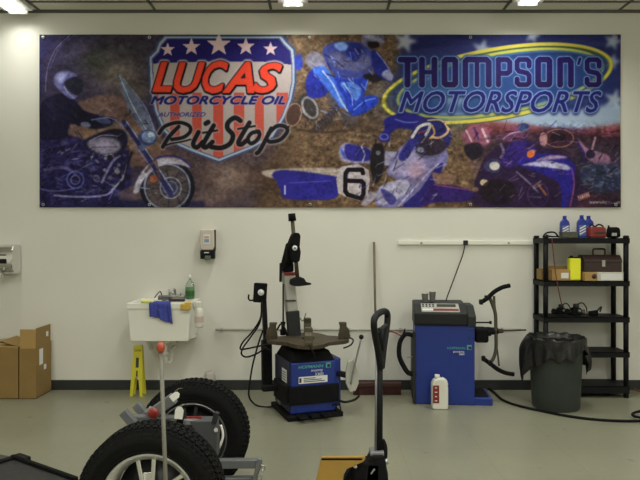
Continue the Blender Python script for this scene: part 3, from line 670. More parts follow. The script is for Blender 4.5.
def banner():
    g_ = img.mean(-1, keepdims=True); lin = np.clip(s2l(g_+(img-g_)*.95)*1.38*TINT, 0, .85)
    d = DW; x0, x1 = X(BX0, d), X(BX1, d); z1, z0 = Z(BY0, d), Z(BY1, d)
    xs = np.linspace(x0, x1, NW+1); zs = np.linspace(z1, z0, NH+1)
    vx, vz = np.meshgrid(xs, zs)
    # sheet hangs with very gentle ripples
    vy = -.014-.004*np.sin(vx*2.3+.5)*np.cos(vz*3.1)-.002*np.sin(vx*7+vz*3)
    co = np.stack([vx, vy, vz], -1).reshape(-1, 3)
    j, i = np.mgrid[0:NH, 0:NW]; a = (j*(NW+1)+i).ravel()
    quads = np.stack([a, a+NW+1, a+NW+2, a+1], 1).ravel()
    me = bpy.data.meshes.new('printed_banner')
    me.vertices.add(len(co)); me.vertices.foreach_set('co', co.ravel())
    me.loops.add(len(quads)); me.loops.foreach_set('vertex_index', quads.astype(np.int32))
    me.polygons.add(NW*NH); me.polygons.foreach_set('loop_start', (np.arange(NW*NH)*4).astype(np.int32))
    me.polygons.foreach_set('loop_total', np.full(NW*NH, 4, np.int32))
    me.update(calc_edges=True)
    at = me.color_attributes.new('print', 'FLOAT_COLOR', 'CORNER')
    c4 = np.ones((NW*NH, 4, 4), np.float32); c4[:, :, :3] = lin.reshape(-1, 1, 3)
    at.data.foreach_set('color', c4.ravel())
    m = bpy.data.materials.new('printed_vinyl'); m.use_nodes = True; nt = m.node_tree
    n = nt.nodes.new('ShaderNodeVertexColor'); n.layer_name = 'print'
    nt.links.new(n.outputs[0], nt.nodes['Principled BSDF'].inputs['Base Color'])
    nt.nodes['Principled BSDF'].inputs['Roughness'].default_value = .6; nt.nodes['Principled BSDF'].inputs['Specular IOR Level'].default_value = .12
    me.materials.append(m)
    t = thing('printed_banner', 'wide printed vinyl banner of motorcycles and racers fixed high on the white wall', 'banner', ((x0+x1)/2, 0, z0))
    o = bpy.data.objects.new('printed_sheet', me); COL.objects.link(o); o.parent = t; o.location = (-(x0+x1)/2, 0, -z0)
    for px in (44, 150, 310, 470, 615):
        for z in (z0+.03, z1-.03):
            MB().lathe([(.008, -.003), (.016, -.003), (.018, 0), (.016, .003), (.008, .003)], c=(X(px, d)-(x0+x1)/2, -.022, z-z0), rot=Matrix.Rotation(PI/2, 4, 'X'), n=12, m=M['steel'], cap=False).build('grommet', M['steel'], t)
banner()

# ------------------------------------------------------------------ wall fittings
d = DW
# surface raceway
rw = thing('cable_raceway', 'long white surface cable raceway running level along the wall behind the balancer and shelves', 'raceway', (X(398, d), 0, Z(242.7, d)))
MB().box(((X(574, d)-X(398, d))/2, -.012, 0), (X(574, d)-X(398, d), .022, .042), bev=.003).build('channel', M['offw'], rw)
MB().box((X(465, d)-X(398, d), -.028, 0), (.05, .012, .05), bev=.004).build('outlet', M['dark'], rw)
for px in (421, 508):
    MB().lathe([(.012, 0), (.012, .004), (0, .005)], c=(X(px, d)-X(398, d), -.023, 0), rot=Matrix.Rotation(PI/2, 4, 'X'), n=12).build('screw', M['steel'], rw)
# thin air pipe
ap = thing('air_pipe', 'thin pale air pipe running level along the wall at knee height behind the machines', 'pipe', (X(216, d), 0, Z(329.3, d)))
MB().cyl((0, -.03, 0), (X(520, d)-X(216, d), -.03, 0), .012, n=12).build('pipe_run', M['pale'], ap)
for px in (222, 290, 350, 400, 502):
    MB().box((X(px, d)-X(216, d), -.016, 0), (.025, .032, .04), bev=.004).build('pipe_clip', M['greywhite'], ap)
# hand dryer
x0 = X(3.5, 6.45)-.02
hd = thing('hand_dryer', 'chrome hand dryer on the wall at the far left edge', 'hand dryer', (x0, 0, Z(259, 6.45)))
prof_d = [(-.002, .15), (-.10, .15), (-.15, .135), (-.185, .10), (-.20, .05), (-.205, 0), (-.20, -.05), (-.185, -.10), (-.155, -.14), (-.11, -.155), (-.002, -.155)]
MB().prism(prof_d, -.125, .155, axis='x', bev=.018).build('cover', M['chrome'], hd)
MB().box((-.01, -.205, .045), (.20, .012, .012), bev=.004).box((-.01, -.20, -.02), (.22, .012, .05), bev=.005).build('dark_reflections', M['black'], hd)  # black bars stand in for dark reflections across the chrome cover
MB().cyl((-.02, -.10, -.13), (-.02, -.13, -.19), .035, .04).build('nozzle', M['chrome'], hd)
MB().lathe([(.018, 0), (.022, .01), (0, .012)], c=(.06, -.187, -.105), rot=Matrix.Rotation(PI/2, 4, 'X')).build('push_button', M['steel'], hd)
# soap dispenser
x0 = X(208, 6.5)
sd = thing('soap_dispenser', 'white and black soap dispenser fixed to the wall above the sink', 'soap dispenser', (x0, 0, Z(245, 6.5)))
MB().prism([(-.075, .165), (.075, .165), (.078, -.02), (.06, -.055), (-.06, -.055), (-.078, -.02)], -.11, -.0, bev=.014).build('cover', mat('soap_dispenser_cover', (.60, .53, .47, 1), .4), sd)
MB().box((.068, -.06, .05), (.02, .09, .22), bev=.006).build('side_trim', M['dark'], sd)
MB().box((-.005, -.112, .06), (.07, .004, .10), bev=.001, m=M['label']).box((-.005, -.1145, .045), (.05, .002, .035), m=M['blulet']).box((-.005, -.1145, .082), (.05, .002, .018), m=mat('peach_print', (.55, .33, .24, 1), .6)).build('printed_label', M['label'], sd)
MB().box((0, -.07, -.08), (.145, .10, .055), bev=.01).box((-.055, -.065, -.12), (.035, .09, .05), bev=.006).box((.055, -.065, -.12), (.035, .09, .05), bev=.006).build('push_bar', M['black'], sd)
MB().lathe([(.028, -.035), (.034, 0), (.03, .02)], c=(0, -.07, -.12), n=16).build('spout', M['clear'], sd)
MB().box((-.005, -.1205, -.078), (.05, .002, .010)).build('printed_mark', M['wlet'], sd)

# ------------------------------------------------------------------ utility sink
sx0, sx1, sy0 = -1.885, -1.262, -.50
zt, zb = .966, .590
sk = thing('utility_sink', 'white wall-mounted utility sink with items along its ledge', 'sink', ((sx0+sx1)/2, -.004, 0))
def basin():
    m = MB(); cx = 0; w2 = (sx1-sx0)/2; y1 = -.002; y0 = sy0
    o_t = [(-w2, y0), (w2, y0), (w2, y1), (-w2, y1)]
    o_b = [(-w2+.035, y0+.02), (w2-.03, y0+.02), (w2-.03, y1), (-w2+.035, y1)]
    i_t = [(-w2+.03, y0+.03), (w2-.03, y0+.03), (w2-.03, y1-.11), (-w2+.03, y1-.11)]
    i_b = [(-w2+.07, y0+.07), (w2-.07, y0+.07), (w2-.07, y1-.14), (-w2+.07, y1-.14)]
    rim = zt-.065
    rings = [[(x, y, zb) for x, y in o_b], [(x*.985, y+(.008 if y < -.2 else 0), rim) for x, y in o_t], [(x, y, rim+.008) for x, y in o_t], [(x, y, zt) for x, y in o_t], [(x, y, zt) for x, y in i_t], [(x, y, zb+.03) for x, y in i_b]]
    vs = [v for r in rings for v in r]; fs = [(3, 2, 1, 0)]
    for r in range(5):
        for k in range(4): fs.append((r*4+k, r*4+(k+1) % 4, (r+1)*4+(k+1) % 4, (r+1)*4+k))
    fs.append((20, 21, 22, 23)); m.poly3(vs, fs)
    bmesh.ops.recalc_face_normals(m.bm, faces=m.bm.faces[:])
    bmesh.ops.bevel(m.bm, geom=m.bm.edges[:], offset=.007, segments=2, affect='EDGES', profile=.5)
    return m
basin().build('basin', M['offw'], sk)
MB().box((.06, -.05, zt+.018), (.20, .05, .035), bev=.01).cyl((.0, -.05, zt+.03), (.0, -.05, zt+.10), .011).tube([(.06, -.05, zt+.03), (.06, -.06, zt+.085), (.06, -.12, zt+.10), (.06, -.17, zt+.06)], .012).cyl((.12, -.05, zt+.03), (.12, -.05, zt+.07), .011).build('faucet', M['steel'], sk)
MB().bar((-.2, -.02, zb-.15), (-.2, -.22, zb+.01), .03, .03).build('wall_bracket', M['offw'], sk)
MB().bar((.27, -.02, zb-.02), (.27, -.30, zb+.01), .03, .02).build('wall_bracket', M['offw'], sk)
MB().tube([(.0, -.22, zb+.01), (.0, -.22, zb-.10), (.0, -.22, zb-.20), (.02, -.20, zb-.26), (.04, -.15, zb-.24), (.04, -.13, zb-.16), (.04, -.06, zb-.14), (.04, -.004, zb-.14)], .021, n=10).build('drain_trap', M['offw'], sk)
MB().cyl((.0, -.22, zb-.02), (.0, -.22, zb-.07), .034).build('slip_nut', M['offw'], sk)
MB().cyl((.0, -.22, zb-.15), (.0, -.22, zb-.19), .032).build('slip_nut', M['offw'], sk)
for xx, mm_ in ((-.03, M['steel']), (.09, M['steel'])):
    MB().cyl((xx, -.004, zb-.05), (xx, -.07, zb-.05), .012).cyl((xx, -.06, zb-.05), (xx, -.06, zb+.03), .009).build('stop_valve', mm_, sk)
MB().cyl((.09, -.07, zb-.05), (.09, -.10, zb-.05), .022, n=8).build('valve_handle', M['green'], sk, label='green valve handle')
scx = (sx0+sx1)/2
# blue cloth over the front rim
def cloth():
    m = MB(); nx, ny = 14, 16; wdt = .205; vs = []; r = random.Random(2)
    xc = X(159, 6.03)
    for j in range(ny+1):
        for i in range(nx+1):
            u = i/nx-.5; t = j/ny
            L = .05+(.16+.10*u if i > nx*.45 else .125-.012*math.sin(i))
            s = t*(L+.06)
            if s < .06: y, z = sy0+.052-s, zt+.010
            else: y, z = sy0-.018-.010*math.sin(i*.95)*min(1, t*1.3)-.006*math.sin(i*2.1), zt-(s-.06)*.78
            if i > nx*.42 and i < nx*.52 and t > .5: y -= .014
            vs.append((xc+u*wdt*(1+.1*t)+.02*t, y, z+.003*math.sin(i*1.7)))
    fs = [(j*(nx+1)+i, j*(nx+1)+i+1, (j+1)*(nx+1)+i+1, (j+1)*(nx+1)+i) for j in range(ny) for i in range(nx)]
    m.poly3(vs, fs, smooth=True)
    o = m.build('cleaning_cloth', M['cloth'])
    so = o.modifiers.new('solid', 'SOLIDIFY'); so.thickness = .006; so.offset = 1
    sb = o.modifiers.new('sub', 'SUBSURF'); sb.levels = 1; sb.render_levels = 1
    return o
tag(cloth(), 'blue cloth draped over the front rim of the white sink', 'cloth')
# things on the ledge
def bottle_prof(r, h, nr, sh): return [(0, 0), (r*.92, 0), (r, .012), (r, h*sh), (r*.85, h*(sh+.07)), (nr*1.2, h*(sh+.17)), (nr, h*(sh+.2)), (nr, h*.93)]
dd = 6.4; bx = X(188.5, dd)
sb_ = thing('dish_soap_bottle', 'clear bottle of green dish soap standing on the back ledge of the sink', 'bottle', (bx, -.09, zt))
MB().lathe([(0, .002), (.043, .002), (.048, .014), (.048, .14), (.036, .168), (.015, .195), (.012, .21)], n=20, sy=.75).build('bottle_body', M['clear'], sb_)
MB().lathe([(0, .006), (.041, .006), (.045, .016), (.045, .12), (0, .121)], n=20, sy=.75).build('soap', M['green'], sb_)
MB().lathe([(.0485, .03), (.0485, .085)], n=20, sy=.77, cap=False).build('wrap_label', mat('dark_green_label', (.03, .12, .03, 1), .5), sb_)
MB().lathe([(.016, .215), (.016, .235), (.008, .24), (.006, .255), (0, .256)], n=14).build('cap', M['label'], sb_)
tag(MB().box((0, 0, .012), (.12, .055, .024), bev=.009).build('scrub_pad', M['ysponge'], loc=None), 'flat yellow-green scrub pad on the left of the sink ledge', 'sponge').location = (X(151, 6.2), sy0+.055-.04, zt+.001)
def crumple():
    m = MB(); r = random.Random(5)
    for k in range(9):
        p = [Vector((r.uniform(-.07, .07), r.uniform(-.025, .025), r.uniform(.008, .05))) for _ in range(4)]
        m.tube(p, .006+r.random()*.005, n=6)
    return m
tag(crumple().build('wire_scrubber', M['galv']), 'heap of grey metal scrubbers behind the blue cloth', 'scrubber').location = (X(166, 6.25), -.33, zt+.004)
rk = MB().tube([(-.06, 0, .02), (-.03, 0, .06), (0, 0, .085), (.02, 0, .04), (.05, 0, .02)], .006, n=6).build('wire_brush', M['dkbrown'])
rk.location = (X(160, 6.35), -.20, zt+.001); tag(rk, 'bent dark wire brush standing among the metal scrubbers', 'brush')
tag(MB().box((0, 0, .014), (.16, .05, .028), bev=.008).build('scrub_brush', M['dkbrown']), 'low reddish-brown brush block lying on the ledge beside the green soap', 'brush').location = (X(177, 6.2), -.36, zt+.001)
sp = MB().box((0, 0, 0), (.10, .03, .065), bev=.012).box((.02, .014, .034), (.06, .055, .02), bev=.008).build('sponge', M['sponge'])
sp.location = (X(185.5, 6.02), sy0-.034, zt-.034); tag(sp, 'tan sponge hooked over the right end of the front sink rim', 'sponge')
spx = X(198.2, 6.1)
sb2 = thing('spray_bottle', 'white spray bottle hanging on the right side of the sink', 'bottle', (spx, -.42, Z(328, 6.1)))
MB().lathe([(0, 0), (.040, 0), (.045, .015), (.045, .15), (.036, .18), (.020, .205)], n=20, sy=.8).build('bottle_body', M['white'], sb2)
MB().lathe([(.0456, .05), (.0456, .11)], n=20, sy=.82, cap=False).build('wrap_label', mat('pinkish_label', (.55, .42, .38, 1), .6), sb2)
MB().box((-.005, 0, .225), (.06, .04, .07), bev=.012).box((-.04, 0, .245), (.05, .024, .028), bev=.005).build('spray_head', M['white'], sb2)
MB().tube([(-.02, 0, .22), (-.035, 0, .20), (-.04, 0, .175)], .006, n=6).build('trigger', M['white'], sb2)
MB().tube([(-.04, 0, .155), (-.055, 0, .2), (-.06, .0, .235)], .004, n=6).build('hanging_hook', M['steel'], sb2)

# folded caution sign
cs = thing('caution_sign', 'yellow folding floor sign, closed, standing under the sink', 'sign', (X(138, 6.32), -.225, 0))
for sgn, nm in ((-1, 'front_panel'), (1, 'rear_panel')):
    y0 = .075*sgn; m = MB()
    tilt = Matrix.Translation((0, 0, .565)) @ Matrix.Rotation(math.atan2(-y0*.9, -.62)+PI if sgn > 0 else math.atan2(-y0*.9, -.62)-PI, 4, 'X') @ Matrix.Translation((0, 0, -.62))
    T4 = Matrix.Translation((0, 0, 0)) if False else Matrix.Translation((0, 0, .565)) @ Matrix.Rotation(-sgn*.10, 4, 'X').inverted() @ Matrix.Translation((0, 0, -.62))
    T4 = Matrix.Rotation(.10*sgn, 4, 'Z') @ T4
    m.prism([(-.070, .0), (-.042, .0), (-.018, .24), (.018, .24), (.042, .0), (.070, .0), (.046, .55), (.036, .565), (-.036, .565), (-.046, .55)], -.006, .006, bev=.002, mat4=T4)
    o = m.build(nm, M['yellow'], cs)
    if sgn < 0:
        MB().prism([(-.015, .34), (.015, .34), (.015, .44), (-.015, .44)], -.0075, -.006, mat4=T4).build('printed_panel', M['blet'], o)
        text_mesh('CAUTION', .032, M['blet'], 'lettering', o, T4 @ Matrix.Translation((-.035, -.0075, .50)) @ FRONT, width=.07)
        MB().prism([(-.008, .25), (.008, .25), (.008, .31), (-.008, .31)], -.0075, -.006, mat4=T4).build('printed_mark', M['blet'], o)
MB().tube([(-.025, 0, .55), (-.018, 0, .569), (.018, 0, .569), (.025, 0, .55)], .006, n=6).build('handle', M['yellow'], cs)
# jug by the baseboard
jg = thing('plastic_tub', 'small clear tub with faded red print on the floor behind the far tyre', 'tub', (X(208.5, 6.35), -.14, 0))
MB().lathe([(0, .0), (.05, 0), (.056, .01), (.062, .17), (.05, .20), (.05, .215), (.0, .217)], n=20).build('tub_body', mat('frosted_plastic', (.62, .58, .52, 1), .3, trans=.35), jg)
MB().lathe([(.060, .06), (.0625, .13)], n=20, cap=False).build('wrap_label', mat('faded_red_print', (.50, .28, .24, 1), .6), jg)

# ------------------------------------------------------------------ cardboard boxes
def carton(name, label, x0, x1, y0, y1, h, flaps):
    t = thing(name, label, 'box', ((x0+x1)/2, (y0+y1)/2, 0))
    w_, dp, th = x1-x0, y1-y0, .006; m = MB()
    m.box((0, 0, th/2), (w_, dp, th)); m.box((0, -dp/2+th/2, h/2), (w_, th, h)); m.box((0, dp/2-th/2, h/2), (w_, th, h))
    m.box((-w_/2+th/2, 0, h/2), (th, dp-2*th, h)); m.box((w_/2-th/2, 0, h/2), (th, dp-2*th, h))
    m.build('carton_body', M['card'], t)
    for side, ln, ang in flaps:
        if side == 'front':
            R = Matrix.Translation((0, -dp/2+.003, h)) @ Matrix.Rotation(ang, 4, 'X'); MB().box((0, 0, 0), (w_-.004, .005, ln), rot=R @ Matrix.Translation((0, 0, ln/2)), bev=.001).build('flap', M['cardpale'], t)  # front flap in paler board: light on its tilted face put into colour
        if side == 'back':
            R = Matrix.Translation((0, dp/2-.003, h)) @ Matrix.Rotation(ang, 4, 'X'); MB().box((0, 0, 0), (w_-.004, .005, ln), rot=R @ Matrix.Translation((0, 0, ln/2)), bev=.001).build('flap', M['cardpale'], t)
        if side == 'right':
            R = Matrix.Translation((w_/2-.003, 0, h)) @ Matrix.Rotation(ang, 4, 'Y'); MB().box((0, 0, 0), (.005, dp-.03, ln), rot=R @ Matrix.Translation((0, 0, ln/2)), bev=.001).build('flap', M['card'], t)
        if side == 'left':
            R = Matrix.Translation((-w_/2+.003, 0, h)) @ Matrix.Rotation(ang, 4, 'Y'); MB().box((0, 0, 0), (.005, dp-.03, ln), rot=R @ Matrix.Translation((0, 0, ln/2)), bev=.001).build('flap', M['card'], t)
    return t
d1 = 6.18
c2 = carton('cardboard_box', 'taller cardboard box with raised flaps and white shipping labels, against the wall', X(19.3, d1), X(35.6, d1), -.38, -.02, .50, [('front', .19, -.05), ('right', .20, .0), ('back', .12, -.9)])
hw = (X(35.6, d1)-X(19.3, d1))/2
MB().box((hw+.0015, -.06, .40), (.002, .08, .16)).build('shipping_label', M['label'], c2)
MB().box((hw+.0015, .03, .28), (.002, .05, .05)).build('small_sticker', M['label'], c2)
MB().box((hw+.0015, .08, .61), (.002, .05, .05)).build('small_sticker', M['label'], c2)
carton('cardboard_box', 'lower closed cardboard box at the left edge beside the taller one', X(18.0, d1)-.42, X(18.0, d1), -.38, -.02, .515, [('front', .14, -1.45), ('back', .14, 1.45), ('right', .19, -1.25), ('left', .12, 1.3)])

# ------------------------------------------------------------------ tyre changer
tc = thing('tyre_changer', 'blue and black tyre changing machine with round clamping table and tilting column', 'tyre changer', (-.114, -.793, 0), math.radians(20))
TM = Matrix.Translation((-.114, -.793, 0)) @ Matrix.Rotation(math.radians(20), 4, 'Z'); TI = TM.inverted()
def TL(px, py, dd_): return TI @ W(px, py, dd_)          # world point seen at a pixel and depth -> machine's own space
MB().box((-.03, 0, .275), (.42, .50, .45), bev=.012).build('cabinet', M['blue'], tc)
MB().box((-.243, 0, .285), (.012, .46, .44), bev=.004).build('side_plate', M['navy'], tc)
MB().box((.215, .01, .29), (.075, .42, .44), bev=.012).build('cylinder_housing', M['blue'], tc)
MB().box((-.02, -.01, .022), (.52, .56, .044), bev=.008).build('base_frame', M['blackm'], tc)
MB().box((-.03, -.262, .215), (.47, .035, .16), bev=.008).build('front_bumper', M['blackm'], tc)
MB().box((-.275, -.08, .225), (.06, .34, .17), bev=.012).build('rubber_pad', M['blackm'], tc)
MB().box((-.36, -.02, .245), (.16, .07, .05), bev=.01).build('pad_arm', M['blackm'], tc)
MB().box((-.03, 0, .545), (.42, .48, .09), bev=.012, taper=.8).build('table_gearbox', M['blackm'], tc)
MB().lathe([(.17, .55), (.16, .585), (.12, .60), (.10, .64)], c=(0, 0, 0), n=24).build('table_bearing', M['blackm'], tc)
for k, xx in enumerate((-.16, -.05, .06)):
    p = MB().box((xx, -.325, .045), (.075, .13, .012), bev=.004).cyl((xx, -.27, .04), (xx, -.33, .043), .012, n=8).build('foot_pedal', M['blackm'], tc)
for k, (dx, dz) in enumerate(((-.02, .22), (.015, .20))):
    MB().tube([(.16+dx, -.275, .10), (.18+dx, -.30, .12), (.20+dx, -.29, .05)], .006, n=6).build('air_line', M['black'], tc)
# lettering and stickers
fy = -.2515
text_mesh('HOFMANN', .040, M['teal'], 'lettering', tc, Matrix.Translation((-.175, fy, .448)) @ FRONT, width=.235, sy=.95, offset=.001, shear=.15)
MB().box((.108, fy, .463), (.045, .003, .045), m=M['teal']).box((.112, fy-.002, .459), (.026, .003, .026), m=M['navy']).build('emblem', M['teal'], tc)
text_mesh('monty', .034, M['wlet'], 'lettering', tc, Matrix.Translation((-.055, fy, .415)) @ FRONT, width=.11)
text_mesh('3300', .034, M['wlet'], 'lettering', tc, Matrix.Translation((-.02, fy, .378)) @ FRONT, width=.08)
st = MB().box((-.035, fy-.001, .345), (.27, .003, .060)).build('warning_sticker', M['label'], tc)
for zz_, ww in ((.360, .11), (.345, .17), (.330, .20)): MB().box((-.125+ww/2, fy-.003, zz_), (ww, .001, .007)).build('printed_line', M['blet'], st)
MB().box((-.155, fy-.003, .345), (.02, .002, .04)).build('printed_symbol', M['blet'], st)
ss = MB().box((-.2505, -.08, .36), (.003, .14, .12)).build('side_sticker', M['label'], tc)
for k in range(4): MB().box((-.2525, -.08, .395-.022*k), (.001, .11, .008)).build('printed_line', M['blet'], ss)
# table: four-armed grimy plate
ctr = TL(308, 340, 5.74); zt_ = .672
tab = []
for k in range(48):
    a = 2*PI*k/48; r = .27+.11*abs(math.cos(2*a))**1.6; tab.append((ctr.x+r*math.cos(a-math.radians(18)), ctr.y+r*math.sin(a-math.radians(18))))
MB().prism(tab, zt_-.035, zt_, axis='z', bev=.004).build('clamping_table', M['brown'], tc)
MB().cyl((ctr.x, ctr.y, .60), (ctr.x, ctr.y, zt_-.03), .10, .14, n=24).build('table_hub', M['blackm'], tc)
MB().cyl((ctr.x, ctr.y, zt_), (ctr.x, ctr.y, zt_+.02), .06, .05, n=20).build('centre_cap', M['brown'], tc)
for k in range(4):
    a = PI/2*k-math.radians(18); c, s_ = math.cos(a), math.sin(a); R = Matrix.Translation((ctr.x, ctr.y, zt_)) @ Matrix.Rotation(a, 4, 'Z')
    m = MB()
    m.box((0, 0, 0), (.11, .07, .035), rot=R @ Matrix.Translation((.335, 0, .0175)), bev=.005)
    m.prism([(.28, .03), (.385, .03), (.38, .085), (.355, .11), (.355, .14), (.29, .145), (.295, .10)], -.036, .036, bev=.004, mat4=R)
    m.box((0, 0, 0), (.07, .06, .014), rot=R @ Matrix.Translation((.32, 0, .142)), bev=.004)
    j = m.build('clamp_jaw', M['olive'] if k % 2 else M['brown'], tc)
    MB().tube([R @ Vector((.38, .0, .01)), R @ Vector((.42, .02, -.02)), R @ Vector((.40, .05, -.07)), R @ Vector((.33, .05, -.10))], .007, n=6).build('jaw_hose', M['black'], j)
# small black tools standing on the table
tl = TL(283, 333, 5.95)
MB().lathe([(.028, 0), (.028, .05), (.018, .06), (.018, .10), (.024, .11), (.024, .125), (0, .128)], c=(tl.x, tl.y, zt_+.0), n=14).build('cone_stub', M['blackm'], tc)
MB().tube([TL(277, 330, 5.9), TL(281, 324, 5.9), TL(285, 329, 5.9), TL(287, 336, 5.9)], .009, n=6).build('curved_clip', M['black'], tc)
MB().tube([TL(300, 318, 5.7), TL(303, 321, 5.7), TL(306, 313, 5.7)], .004, n=6).build('wire_clip', M['dkbrown'], tc)
# column
dc = 6.0
a_, b_ = W(294.2, 336, dc), W(287.6, 272, dc)
MB().bar(TI @ a_, TI @ b_, .105, .11, bev=.01).build('tilt_column', M['pale'], tc, label='pale grey tilting column')
MB().bar(TI @ W(294.4, 338, dc-.075), TI @ W(292.6, 311, dc-.075), .125, .05, bev=.008).build('column_cover', M['dark'], tc)
MB().box(TL(290.5, 300.5, dc-.06), (.10, .03, .012), bev=.003).build('column_label', M['blet'], tc)
MB().bar(TI @ W(283.2, 334, dc-.055), TI @ W(278+5.2, 284, dc-.055), .014, .014).build('column_trim', M['dark'], tc)
MB().box(TL(288.6, 273.5, dc), (.118, .122, .03), bev=.004).build('red_band', M['red'], tc, label='red band round the column top')
MB().box(TL(287, 267, dc), (.105, .12, .09), bev=.015).build('column_head', M['blackm'], tc)
MB().bar(TL(280.5, 282, dc-.05), TL(280.8, 263, dc-.05), .022, .03, bev=.006).build('lock_lever', M['black'], tc)
MB().bar(TL(285.5, 268, dc-.02), TL(291.5, 244, dc-.10), .085, .09, bev=.02).build('swing_arm', M['blackm'], tc)
MB().tube([TL(287, 262, dc-.10), TL(287.5, 250, dc-.12), TL(290, 240, dc-.12), TL(294, 233, dc-.14)], .014, n=8).build('arm_hose', M['black'], tc)
MB().prism([(TL(px, py, dc-.14).x, TL(px, py, dc-.14).z) for px, py in ((290.5, 237), (293, 232.5), (298.5, 233), (300, 236), (299, 247), (300.3, 252), (299, 261), (294, 263), (290.5, 259), (289.5, 250), (288.6, 244))], TL(294, 248, dc-.14).y-.045, TL(294, 248, dc-.14).y+.045, bev=.008).build('arm_housing', M['blackm'], tc)
MB().lathe([(.024, 0), (.024, .004), (0, .005)], c=TL(294.8, 248, dc-.20), rot=Matrix.Rotation(PI/2, 4, 'X'), n=16).build('round_badge', M['label'], tc)
MB().lathe([(.012, .004), (.012, .007), (0, .008)], c=TL(294.8, 248, dc-.20), rot=Matrix.Rotation(PI/2, 4, 'X'), n=16).build('badge_centre', M['blulet'], tc)
MB().cyl(TL(297.5, 279, dc-.14), TL(292.2, 218, dc-.14), .021, n=6).build('hexagonal_shaft', M['olive'], tc)
MB().cyl(TL(292.4, 221, dc-.14), TL(291.7, 213.5, dc-.14), .037, .034, n=16).build('shaft_knob', M['blackm'], tc)
hp = TL(298.5, 281.5, dc-.14)
MB().prism([(-.085, -.02), (-.07, -.035), (-.01, -.045), (.05, -.04), (.12, -.032), (.12, -.015), (.07, -.005), (.05, .03), (.0, .05), (-.045, .035), (-.08, .02)], -.03, .03, bev=.008, mat4=Matrix.Translation(hp)).build('mount_head', M['black'], tc)
# bead breaker on the right
MB().prism([(-.03, .27), (.03, .29), (.075, .17), (.085, .05), (.05, -.02), (-.01, -.03), (-.05, .06), (-.05, .18)], -.012, .012, bev=.006, mat4=Matrix.Translation(TL(350.5, 389, 5.62)) @ Matrix.Scale(.93, 4)).build('bead_breaker_blade', M['greywhite'], tc)
MB().bar(TL(337, 373, 5.66), TL(351, 376, 5.64), .05, .05, bev=.01).build('bead_breaker_arm', M['black'], tc)
MB().tube([TL(351, 384, 5.6), TL(356, 360, 5.6), TL(361, 339, 5.6)], .008, n=8).build('bead_breaker_lever', M['steel'], tc)
MB().sphere(TL(361.3, 337, 5.6), .022).build('ball_knob', M['black'], tc)
MB().tube([TL(338, 400, 5.62), TL(345, 402, 5.6), TL(354, 400, 5.62), TL(359, 396, 5.7)], .011, n=8).build('pivot_rod', M['black'], tc)
# inflation gauge post
dg = 6.0
MB().bar(TL(267, 384, dg), TL(266.4, 340, dg), .095, .07, bev=.008).build('gauge_tank', M['blackm'], tc)
MB().bar(TL(266, 345, dg), TL(263.8, 300, dg), .045, .045, bev=.005).build('gauge_post', M['black'], tc)
gb = MB().box(TL(260.2, 292.7, dg), (.125, .08, .185), rot=Matrix.Translation((0, 0, 0)) @ Matrix.Rotation(math.radians(-20), 4, 'Z') @ Matrix.Rotation(.06, 4, 'Y'), bev=.01).build('gauge_box', M['blackm'], tc)
RY = Matrix.Rotation(math.radians(-20), 4, 'Z') @ Matrix.Rotation(PI/2, 4, 'X')
MB().lathe([(.036, .0), (.036, .006), (.031, .008), (0, .008)], c=TL(261, 292.5, dg-.042), rot=RY, n=24).build('gauge_bezel', M['dark'], gb)
MB().lathe([(.030, .008), (.030, .0095), (0, .0096)], c=TL(261, 292.5, dg-.042), rot=RY, n=24).build('gauge_dial', M['wlet'], gb)
MB().bar(TL(261, 292.7, dg-.053), TL(259.4, 290.5, dg-.053), .003, .003).build('gauge_needle', M['rlet'], gb)
MB().tube([TL(255, 299.5, dg), TL(250.5, 300.5, dg), TL(248.6, 298.5, dg), TL(248.8, 294.5, dg)], .008, n=8).build('hose_hook', M['blackm'], tc)
for pts in ([(262, 302), (260.5, 318), (252, 332), (243, 342), (240.5, 349), (248, 348.5), (262, 345.5), (272, 344)], [(261.5, 303), (260, 322), (250, 338), (243.5, 347), (241.5, 354), (247, 357), (258, 353), (266, 347)],
            [(263, 330), (258, 345), (252.5, 366), (249.5, 385), (249.2, 397), (256, 405), (268, 407), (279, 404), (287, 402)]):
    MB().tube([TL(a, b, 5.9-.03*(i > 5)) for i, (a, b) in enumerate(pts)], .0085, n=8, sub=8).build('air_hose', M['black'], tc)
tb_ = W(281, 400, 5.78)
MB().box(TI @ Vector((tb_.x, tb_.y, .10)), (.05, .10, .09), bev=.012).build('filter_unit', M['galv'], tc)

# ------------------------------------------------------------------ push broom leaning on the wall
db = 6.36
br_ = thing('push_broom', 'push broom with dark red bristles, its brown wooden handle leaning on the wall', 'broom', (X(377, db), db-DW, 0))
bX = X(377, db)
MB().tube([(0, -.03, .13), (W(375, 300, 6.48).x-bX, W(375, 300, 6.48).y-(db-DW), Z(300, 6.48)), (W(374, 242, 6.53).x-bX, -.028-(db-DW), Z(242, 6.53))], .0125, n=10, curve=False).build('broom_handle', M['wood'], br_)
MB().box((-.0, 0, .105), (.50, .065, .045), bev=.008).build('broom_head', mat('dark_red_wood', (.055, .014, .010, 1), .6), br_)
def bristles():
    m = MB(); r = random.Random(4)
    for i in range(38):
        for j in range(4):
            x, y = -.235+i*.0127, -.024+j*.016
            m.box((x+r.uniform(-.003, .003), y, .042), (.0105, .012, .083), taper=.8)
    return m
bb = bristles().build('bristles', M['darkred'], br_)
bb['kind'] = 'stuff'

